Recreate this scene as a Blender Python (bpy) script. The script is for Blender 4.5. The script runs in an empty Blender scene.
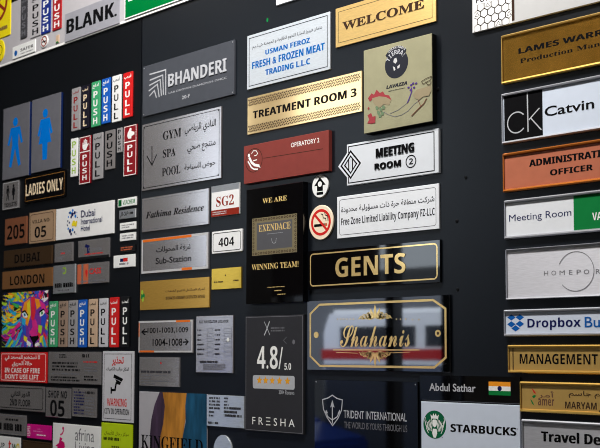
# -*- coding: utf-8 -*-
import bpy, bmesh, math, random, unicodedata
from mathutils import Vector, Matrix
scene = bpy.context.scene
COL = scene.collection
EYE = 1.5            # camera height above the floor
DIST = 1.242943      # camera distance from the sign wall

# ------------------------------------------------------------------ camera
cam_data = bpy.data.cameras.new('camera')
cam = bpy.data.objects.new('camera', cam_data); COL.objects.link(cam)
yaw, pitch, roll = -0.756503, 0.059533, 0.000844
fw = Vector((math.sin(yaw)*math.cos(pitch), math.cos(yaw)*math.cos(pitch), math.sin(pitch)))
rt = Vector((math.cos(yaw), -math.sin(yaw), 0)); up = rt.cross(fw)
rt2 = math.cos(roll)*rt + math.sin(roll)*up; up2 = -math.sin(roll)*rt + math.cos(roll)*up
cam.matrix_world = Matrix((( rt2.x, up2.x, -fw.x, 0), (rt2.y, up2.y, -fw.y, -DIST), (rt2.z, up2.z, -fw.z, EYE), (0, 0, 0, 1)))
cam_data.sensor_width = 36; cam_data.lens = 62.081475
cam_data.shift_x = 0.000000; cam_data.shift_y = 0.109889
cam_data.clip_start = .05
cam_data.dof.use_dof = True; cam_data.dof.focus_distance = 1.62; cam_data.dof.aperture_fstop = 12
scene.camera = cam

# ------------------------------------------------------------------ sky, lamps, exposure
world = bpy.data.worlds.new('sky'); scene.world = world; world.use_nodes = True
bg = world.node_tree.nodes['Background']
bg.inputs[0].default_value = (.80, .90, 1.0, 1); bg.inputs[1].default_value = 3.0      # overcast sky outside the shop front
def area_lamp(name, loc, target, sx, sy, power, col):
    d = bpy.data.lights.new(name, 'AREA'); d.shape = 'RECTANGLE'; d.size = sx; d.size_y = sy; d.energy = power; d.color = col
    o = bpy.data.objects.new(name, d); COL.objects.link(o); o.location = loc
    o.rotation_euler = (Vector(target)-Vector(loc)).to_track_quat('-Z', 'Y').to_euler(); return o
area_lamp('key_light_over_signs', (-1.05, -.56, 2.85), (-1.05, -.10, 1.6), 1.0, .12, 38, (1, .97, .93))
scene.view_settings.view_transform = 'Standard'; scene.view_settings.look = 'None'
scene.cycles.filter_width = 1.0; scene.cycles.denoising_prefilter = 'ACCURATE'
scene.view_settings.exposure = 0.0; scene.view_settings.gamma = 1.0; scene.view_settings.use_curve_mapping = False

# ------------------------------------------------------------------ materials (all node based)
def lin(c): return tuple((v/255/12.92 if v/255 <= .04045 else ((v/255+.055)/1.055)**2.4) for v in c)
MATS = {}
def make(name, rgb, rough=.5, metal=0, ior=1.28, var=.06, scale=60, stretch=(1,1,1), bump=0, coat=0, aniso=0, emit=None, estr=0):
    m = bpy.data.materials.new(name); m.use_nodes = True; nt = m.node_tree; b = nt.nodes['Principled BSDF']
    c = lin(rgb)
    tc = nt.nodes.new('ShaderNodeTexCoord'); mp = nt.nodes.new('ShaderNodeMapping'); nz = nt.nodes.new('ShaderNodeTexNoise')
    mp.inputs['Scale'].default_value = stretch; nz.inputs['Scale'].default_value = scale; nz.inputs['Detail'].default_value = 4
    nt.links.new(tc.outputs['Object'], mp.inputs['Vector']); nt.links.new(mp.outputs[0], nz.inputs['Vector'])
    rp = nt.nodes.new('ShaderNodeValToRGB')
    rp.color_ramp.elements[0].position = .3; rp.color_ramp.elements[1].position = .7
    rp.color_ramp.elements[0].color = tuple(v*(1-var) for v in c)+(1,); rp.color_ramp.elements[1].color = tuple(min(1, v*(1+var)) for v in c)+(1,)
    nt.links.new(nz.outputs[0], rp.inputs[0]); nt.links.new(rp.outputs[0], b.inputs['Base Color'])
    b.inputs['Roughness'].default_value = rough; b.inputs['Metallic'].default_value = metal; b.inputs['IOR'].default_value = ior
    b.inputs['Anisotropic'].default_value = aniso
    if aniso:      # brush lines run level, so lights streak upright
        cx = nt.nodes.new('ShaderNodeCombineXYZ'); cx.inputs[2].default_value = 1; nt.links.new(cx.outputs[0], b.inputs['Tangent'])
    b.inputs['Coat Weight'].default_value = coat; b.inputs['Coat Roughness'].default_value = .05
    if bump:
        bn = nt.nodes.new('ShaderNodeBump'); bn.inputs['Strength'].default_value = bump; bn.inputs['Distance'].default_value = .001
        nt.links.new(nz.outputs[0], bn.inputs['Height']); nt.links.new(bn.outputs[0], b.inputs['Normal'])
    if emit: b.inputs['Emission Color'].default_value = lin(emit)+(1,); b.inputs['Emission Strength'].default_value = estr
    MATS[name] = m; return m
PLAIN = dict(  # printed inks and plastics
 white_print=(238,238,236), black_print=(14,14,16), dark_grey_print=(48,48,54), grey_print=(112,112,118), pale_grey_print=(190,190,192), silver_print=(178,180,186),
 red_print=(205,42,40), dark_red_print=(140,28,28), brick_red_print=(140,44,32), cream_print=(236,214,180), lime_print=(150,190,60), green_print=(20,120,60), forest_print=(20,95,62),
 blue_print=(0,112,205), azure_print=(0,90,165), navy_print=(22,28,80), cobalt_print=(20,88,165), yellow_print=(225,205,40), copper_print=(190,100,70), amber_print=(228,160,40),
 pink_print=(235,150,205), magenta_print=(205,20,105), plum_print=(62,46,66), ochre_print=(176,118,44), teal_print=(24,74,104), saffron_print=(240,150,40), charcoal_print=(44,46,54),
 rose_print=(150,62,68), leaf_green_print=(104,124,96), tan_print=(146,134,108), violet_print=(84,60,128), brown_print=(112,80,64), dark_brown_print=(58,42,34), gold_print=(214,186,120), aged_gold_print=(124,114,88))
for k, v in PLAIN.items(): make(k, v, .7, ior=1.1, var=.03)
for k in ('plum_print','ochre_print','teal_print'): make(k, PLAIN[k], .6, var=.45, scale=14, stretch=(4,1,1))
for k, v in dict(grey_plastic=(150,148,150), dull_grey_plastic=(122,118,118), grey_plastic_dark=(84,84,88), silver_plastic=(196,196,202), navy_plastic=(22,20,34), green_plastic=(62,160,108), blue_plastic=(24,90,185),
    deep_blue_plastic=(20,44,130), crimson_plastic=(165,26,32), charcoal_plastic=(58,58,62), white_plastic=(232,233,232), red_plastic=(206,32,32), maroon_plastic=(135,18,28), taupe_plastic=(150,128,112), tan_plastic=(196,168,142),
    dark_plastic=(18,18,20), cream_plastic=(240,222,196), yellow_plastic=(240,220,20), magenta_plastic=(205,10,130), lime_plastic=(180,205,20), orange_film=(225,110,30), blue_edge=(8,30,78)).items(): make(k, v, .4, var=.03)  # orange_film is the colour of the painted orange reflections
for k, v in dict(white_acrylic=(232,232,232), white_gloss=(224,227,232), white_soft=(206,210,216), pale_blue_white=(204,213,228), poster_white=(172,170,176), pale_grey_gloss=(190,190,190), board_white=(184,181,185), exit_green=(0,110,50)).items(): make(k, v, .12, var=.02)
for k, v in dict(steel_grey_paint=(100,100,107), mid_grey_paint=(150,150,158), navy_black_paint=(16,16,28), beige_metal=(160,132,104), brick_red_paint=(128,58,52), olive_beige=(148,145,117), copper_paint=(178,104,78),
    slate_metal=(68,71,78), slate_black=(48,48,52)).items(): make(k, v, .42, var=.05)
BR = dict(scale=90, stretch=(1, 1, 22), var=.10, aniso=.9)
make('brushed_steel', (192,188,190), .17, .74, **BR); make('bright_steel', (208,215,220), .2, .6, **BR); make('brushed_aluminium', (205,208,212), .42, .8, **BR)
make('bright_aluminium', (202,209,216), .3, .3, **BR); make('satin_silver', (206,206,213), .45, .3, **BR); make('satin_steel', (172,172,178), .4, .5, **BR)
make('gold_satin', (212,178,70), .18, .6, **BR); make('gold_dark', (205,162,78), .2, .5, **BR); make('gold_mirror', (244,212,155), .09, .65, var=.03); make('gold_bright', (244,204,130), .3, .6, **BR)
make('gold_aged', (190,140,58), .2, .85, scale=18, var=.25); make('gold_paint', (196,160,92), .4, .4, var=.05); make('gold_foil', (250,216,146), .1, .55, var=.03)
make('copper_plate', (176,112,80), .4, .6, **BR); make('bronze_plate', (120,92,66), .35, .8, **BR); make('tan_plate', (170,120,76), .4, .6, **BR)
make('gold_rail', (226,184,96), .3, .8, var=.03); make('silver_rail', (176,178,186), .35, .6, var=.03); make('thin_silver_rail', (176,178,186), .35, .6, var=.03); make('copper_rail', (206,120,50), .3, .7, var=.03)
make('black_acrylic', (10,10,12), .12, 0, 1.5); make('black_mirror', (7,7,9), .03, 0, 1.75, var=.02); make('dark_mirror', (150,150,154), .025, 1, var=.02)
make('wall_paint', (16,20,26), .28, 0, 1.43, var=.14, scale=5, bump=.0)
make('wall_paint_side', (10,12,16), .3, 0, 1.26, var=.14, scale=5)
make('room_paint', (170,165,158), .8); make('floor_tile', (110,106,100), .35); make('ceiling_paint', (150,150,150), .9)
make('asphalt', (70,70,72), .9); make('facade_paint', (112,113,116), .9); make('facade_glass', (24,30,38), .1); make('frame_black', (14,14,15), .4)
make('van_white', (248,248,246), .3, coat=.3); make('van_grey', (92,100,116), .4); make('blocker_brown', (104,82,62), .8); make('van_red', (190,24,26), .3); make('tyre', (18,18,18), .8); make('car_blue', (24,60,150), .25); make('chrome', (200,200,205), .15, 1)
make('fill_glow', (250,250,245), .5, emit=(255,244,226), estr=5)
rnd = random.Random(5)
LION = [(232,212,40),(240,150,30),(220,40,60),(220,40,140),(120,50,160),(40,80,200),(40,170,220),(60,180,90),(170,210,50),(240,240,240)]
for i, c in enumerate(LION): make('lion_colour_%s' % 'yellow orange red pink purple blue sky green lime white'.split()[i], c, .45)
LM = ['lion_colour_'+n for n in 'yellow orange red pink purple blue sky green lime white'.split()]

# ------------------------------------------------------------------ mesh helpers
def link(name, me, mat, parent=None):
    o = bpy.data.objects.new(name, me); COL.objects.link(o)
    if isinstance(mat, str): mat = MATS[mat]
    if not me.materials: me.materials.append(mat)
    if parent: o.parent = parent
    return o
def box_bm(bm, x0, x1, y0, y1, z0, z1):
    r = bmesh.ops.create_cube(bm, size=1, matrix=Matrix.LocRotScale(((x0+x1)/2, (y0+y1)/2, (z0+z1)/2), None, (x1-x0, y1-y0, z1-z0))); return r['verts']
def done(bm, name):
    me = bpy.data.meshes.new(name); bm.normal_update(); bm.to_mesh(me); bm.free(); return me
def boxes(name, mat, lst, parent=None, bevel=0):
    bm = bmesh.new()
    for b in lst: box_bm(bm, *b)
    if bevel: bmesh.ops.bevel(bm, geom=bm.edges[:], offset=bevel, segments=2, affect='EDGES')
    return link(name, done(bm, name), mat, parent)
def rrect(w, h, r, n=6):
    if r <= 0: return [(-w/2,-h/2),(w/2,-h/2),(w/2,h/2),(-w/2,h/2)]
    pts = []
    for cx, cz, a in ((w/2-r,-h/2+r,-90),(w/2-r,h/2-r,0),(-w/2+r,h/2-r,90),(-w/2+r,-h/2+r,180)):
        for i in range(n+1):
            t = math.radians(a+90*i/n); pts.append((cx+r*math.cos(t), cz+r*math.sin(t)))
    return pts
def ellipse(rx, rz, n=40): return [(rx*math.cos(2*math.pi*i/n), rz*math.sin(2*math.pi*i/n)) for i in range(n)]
def plate(pts, y_back, y_front, ch):
    """a solid plate with a small chamfer round its front face"""
    bm = bmesh.new(); cx = sum(p[0] for p in pts)/len(pts); cz = sum(p[1] for p in pts)/len(pts)
    w = max(p[0] for p in pts)-min(p[0] for p in pts); h = max(p[1] for p in pts)-min(p[1] for p in pts)
    kx, kz = 1-2*ch/w, 1-2*ch/h
    rings = []
    for y, sx, sz in ((y_back,1,1),(y_front+ch,1,1),(y_front,kx,kz)):
        rings.append([bm.verts.new((cx+(x-cx)*sx, y, cz+(z-cz)*sz)) for x, z in pts])
    n = len(pts)
    for a, b in zip(rings, rings[1:]):
        for i in range(n): bm.faces.new((a[i], a[(i+1)%n], b[(i+1)%n], b[i]))
    bm.faces.new(rings[-1]); bm.faces.new(rings[0][::-1])
    bmesh.ops.recalc_face_normals(bm, faces=bm.faces[:])
    return done(bm, 'plate')
def flat(polys, y):
    """printed shapes on the face at depth y (each polygon a list of (x, z))"""
    bm = bmesh.new()
    for p in polys:
        if sum(a[0]*b[1]-b[0]*a[1] for a, b in zip(p, p[1:]+p[:1])) < 0: p = p[::-1]
        bm.faces.new([bm.verts.new((x, y, z)) for x, z in p])
    return done(bm, 'print')
def stroke(pts, w, closed=0):
    """quads following a polyline, mitred"""
    P = [Vector(p) for p in pts]; n = len(P); L, R = [], []
    for i in range(n):
        a = P[i-1] if (i > 0 or closed) else None; b = P[(i+1) % n] if (i < n-1 or closed) else None
        d1 = (P[i]-a).normalized() if a is not None else None; d2 = (b-P[i]).normalized() if b is not None else None
        if d1 is None: d1 = d2
        if d2 is None: d2 = d1
        n1 = Vector((-d1.y, d1.x)); n2 = Vector((-d2.y, d2.x)); m = n1+n2
        m = n1 if m.length < 1e-6 else m.normalized()
        k = w/2/max(.35, m.dot(n1)); L.append(P[i]+m*k); R.append(P[i]-m*k)
    return [[tuple(R[i]), tuple(R[(i+1)%n]), tuple(L[(i+1)%n]), tuple(L[i])] for i in range(n if closed else n-1)]
def arcpts(cx, cz, r, a0, a1, n=40): return [(cx+r*math.cos(math.radians(a0+(a1-a0)*i/n)), cz+r*math.sin(math.radians(a0+(a1-a0)*i/n))) for i in range(n+1)]

# ------------------------------------------------------------------ lettering
def arabic(s):
    out = []
    ar = lambda c: '\u0621' <= c <= '\u064a'
    jn = lambda c: ar(c) and c not in 'اأإآدذرزوؤءةى'
    jp = lambda c: ar(c) and c != 'ء'
    for i, c in enumerate(s):
        if not ar(c): out.append(c); continue
        p = i > 0 and jn(s[i-1]) and jp(c); q = i < len(s)-1 and jn(c) and jp(s[i+1])
        try: out.append(unicodedata.lookup(unicodedata.name(c)+' '+['ISOLATED','FINAL','INITIAL','MEDIAL'][p+2*q]+' FORM'))
        except KeyError: out.append(c)
    return ''.join(out[::-1])
FONTBASE = {'b':(0x1D5D4,0x1D5EE,0x1D7EC), 'bi':(0x1D63C,0x1D656,0x1D7EC), 's':(0x1D400,0x1D41A,0x1D7CE), 'si':(0x1D468,0x1D482,0x1D7CE), 'sc':(0x1D4D0,0x1D4EA,0x1D7CE)}
def styled(s, f):
    if f == 'a': return arabic(s)
    if f == 'r': return s
    A, a, d = FONTBASE[f]; r = ''
    for c in s:
        if 'A' <= c <= 'Z': r += chr(A+ord(c)-65)
        elif 'a' <= c <= 'z': r += chr(a+ord(c)-97)
        elif c.isdigit(): r += chr(d+ord(c)-48)
        else: r += c
    return r
TCACHE = {}
def glyphs(s, off=0):
    """triangles of a line of text: (coords, faces), cached"""
    if (s, off) in TCACHE: return TCACHE[s, off]
    c = bpy.data.curves.new('text', 'FONT'); c.body = s; c.resolution_u = 3; c.offset = off; c.fill_mode = 'FRONT'
    o = bpy.data.objects.new('text', c); me = o.to_mesh()
    r = ([(v.co.x, v.co.y) for v in me.vertices], [tuple(p.vertices) for p in me.polygons])
    o.to_mesh_clear(); bpy.data.objects.remove(o); bpy.data.curves.remove(c)
    TCACHE[s, off] = r; return r
def bbox(co): xs = [c[0] for c in co]; ys = [c[1] for c in co]; return min(xs), min(ys), max(xs), max(ys)
def text_mesh(items, y, ex=0):
    """items: list of (string, off, target box, prefix string); one mesh, raised by ex"""
    bm = bmesh.new()
    for k, (s, off, (x0, z0, x1, z1), pre) in enumerate(items):
        yk = y-ex-(.000015*k if len(items) == 3 else 0)
        co, fa = glyphs(s, off)
        a = bbox(glyphs(pre, off)[0]) if pre else bbox(co)
        sx = (x1-x0)/(a[2]-a[0]); sz = (z1-z0)/(a[3]-a[1])
        vs = [bm.verts.new((x0+(c[0]-a[0])*sx, yk, z0+(c[1]-a[1])*sz)) for c in co]
        for f in fa:
            try: bm.faces.new([vs[i] for i in f])
            except ValueError: pass
    bm.normal_update()
    for f in bm.faces:
        if f.normal.y > 0: f.normal_flip()
    if ex:
        g = bmesh.ops.extrude_face_region(bm, geom=bm.faces[:])
        for v in g['geom']:
            if isinstance(v, bmesh.types.BMVert): v.co.y += ex
        bmesh.ops.recalc_face_normals(bm, faces=bm.faces[:])
    return done(bm, 'lettering')

# ------------------------------------------------------------------ the setting
def struct(o): o['kind'] = 'structure'; return o
XL, XR, YB, H = -9.0, 3.2, -4.2, 3.9
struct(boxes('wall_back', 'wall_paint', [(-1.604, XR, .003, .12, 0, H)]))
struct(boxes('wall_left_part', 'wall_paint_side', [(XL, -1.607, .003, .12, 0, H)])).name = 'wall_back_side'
struct(boxes('floor', 'floor_tile', [(XL, XR, YB, .12, -.1, 0)]))
struct(boxes('ceiling', 'ceiling_paint', [(XL, XR, YB, .12, H, H+.1)]))
struct(boxes('wall_left', 'room_paint', [(XL-.12, XL, YB, .12, 0, H)]))
struct(boxes('wall_right', 'room_paint', [(XR, XR+.12, YB, .12, 0, H)]))
OX0, OX1, OZ0, OZ1 = -5.4, -3.72, .25, 3.6     # the shop front opening on the street
SX0, SX1 = -6.5, -5.75                          # and the tall side light beside it
struct(boxes('wall_front', 'room_paint', [(XL, SX0, YB-.2, YB, 0, H), (SX1, OX0, YB-.2, YB, 0, H), (OX1, XR, YB-.2, YB, 0, H), (OX0, OX1, YB-.2, YB, 0, OZ0), (OX0, OX1, YB-.2, YB, OZ1, H), (SX0, SX1, YB-.2, YB, OZ1, H)]))
struct(boxes('window_1', 'frame_black', [(x-.035, x+.035, YB-.16, YB-.06, OZ0, OZ1) for x in (OX0+.035, -4.36, -3.9, OX1-.035)] + [(OX0, OX1, YB-.16, YB-.06, z-.03, z+.03) for z in (OZ0+.03, OZ1-.03)]))
struct(boxes('street', 'asphalt', [(-30, 20, -30, YB-.2, -.25, -.15)])).name = 'floor_street'

def thing(name, label, cat, loc, group=None):
    o = bpy.data.objects.new(name, None); COL.objects.link(o); o.location = loc; o.empty_display_size = .02
    o['label'] = label; o['category'] = cat
    if group: o['group'] = group
    return o
# street seen mirrored in the polished signs: a white van, a blue car and the block across the road
def make_blocker():
    b = thing('reflection_blocker', 'plain brown banner added unseen to darken the gents sign reflection', 'blocker', (-4.88, YB+.02, 1.9))  # unseen sheet added in the opening to keep the gents sign's reflection dark
    boxes('blocker_sheet', 'blocker_brown', [(-.5, .5, -.004, .004, 0, .84)], b); boxes('blocker_rod', 'chrome', [(-.53, .53, -.012, .012, .84, .864)], b)
    boxes('cord', 'frame_black', [(-.45, -.444, -.003, .003, .864, OZ1-1.9-.03), (.444, .45, -.003, .003, .864, OZ1-1.9-.03)], b)
make_blocker()
def prism(name, mat, prof, x0, x1, parent, bev=0):
    """profile in (y? no: length axis x) -> prof is a list of (x, z), pulled across y0..y1"""
    bm = bmesh.new(); a = [bm.verts.new((x, x0, z)) for x, z in prof]; b = [bm.verts.new((x, x1, z)) for x, z in prof]; n = len(prof)
    bm.faces.new(a); bm.faces.new(b[::-1])
    for i in range(n): bm.faces.new((a[i], b[i], b[(i+1)%n], a[(i+1)%n]))
    bmesh.ops.recalc_face_normals(bm, faces=bm.faces[:])
    if bev: bmesh.ops.bevel(bm, geom=bm.edges[:], offset=bev, segments=2, affect='EDGES')
    return link(name, done(bm, name), mat, parent)
def wheel(parent, x, y, r):
    bm = bmesh.new(); bmesh.ops.create_cone(bm, cap_ends=True, segments=24, radius1=r, radius2=r, depth=.2, matrix=Matrix.Translation((x, y, r)) @ Matrix.Rotation(math.pi/2, 4, 'X'))
    w = link('wheel', done(bm, 'wheel'), 'tyre', parent)
    bm = bmesh.new(); bmesh.ops.create_cone(bm, cap_ends=True, segments=16, radius1=r*.55, radius2=r*.45, depth=.22, matrix=Matrix.Translation((x, y, r)) @ Matrix.Rotation(math.pi/2, 4, 'X'))
    link('hub', done(bm, 'hub'), 'chrome', w)
van = thing('van', 'white van with a red side stripe mirrored in the large polished name sign', 'van', (-5.9, -9.0, -.15))
prism('body', 'van_white', [(-2.5,.35),(2.55,.35),(2.6,.95),(2.2,1.15),(1.75,1.95),(1.45,2.12),(-2.4,2.15),(-2.52,1.9)], -.95, .95, van, .05)
boxes('side_stripe', 'van_red', [(-2.5, 2.2, .951, .962, 1.56, 1.68)], van)
boxes('lower_panel', 'van_grey', [(-2.45, 2.5, .951, .958, .4, 1.5)], van)
boxes('side_window', 'facade_glass', [(-2.2,-1.1,.951,.965,1.71,1.94), (-.95,.25,.951,.965,1.71,1.94), (.4,1.5,.951,.965,1.71,1.94)], van)
for x in (-1.7, 1.7):
    for y in (-.85, .85): wheel(van, x, y, .34)
car = thing('car', 'blue car parked before the white van, mirrored in the polished name sign', 'car', (-9.4, -6.9, -.15))
prism('body', 'car_blue', [(-2.0,.3),(2.0,.3),(2.05,.7),(1.3,.86),(.7,1.32),(-.9,1.34),(-1.6,.92),(-2.05,.86)], -.8, .8, car, .05)
boxes('side_window', 'facade_glass', [(-.8,.55,.801,.815,.9,1.25)], car)
for x in (-1.25, 1.3):
    for y in (-.72, .72): wheel(car, x, y, .3)
blk = thing('building', 'grey street block behind the van, mirrored in the polished signs', 'building', (-12, -18, -.15))
boxes('wall', 'facade_paint', [(-14, 16, -4, 0, 0, 3.6)], blk)
for i in range(8): boxes('window', 'facade_glass', [(-12+3.4*i, -10+3.4*i, .0, .05, 1.2, 2.4)], blk)
# unseen key lamp over the sign wall; its housing and rods are added
hl = thing('key_lamp', 'long unseen lamp with added housing over the wall of signs', 'lamp', (-1.05, -.56, 2.87))
boxes('added_housing', 'chrome', [(-.55,.55,-.07,.07,.01,.06)], hl)
for x in (-.45, .45): boxes('added_rod', 'chrome', [(x-.006,x+.006,-.006,.006,.06,H-2.87)], hl)
# unseen glowing ceiling panels added to brighten what the metal plates mirror
for x, y, lab in ((-2.7, -2.5, 'square fill panel added to the ceiling for the gold welcome plate'), (-4.6, -2.5, 'square fill panel added to the ceiling over the middle of the shop'), (-2.1,-3.6,'square fill panel added to the ceiling beside the shop front')):
    l = thing('fill_panel', lab, 'lamp', (x, y, H), 'added ceiling fill panels')
    boxes('frame', 'chrome', [(-.32,.32,-.32,-.29,-.05,0), (-.32,.32,.29,.32,-.05,0), (-.32,-.29,-.29,.29,-.05,0), (.29,.32,-.29,.29,-.05,0)], l)  # frame of the added fill panel
    boxes('fill_diffuser', 'fill_glow', [(-.29,.29,-.29,.29,-.04,-.01)], l)

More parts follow.
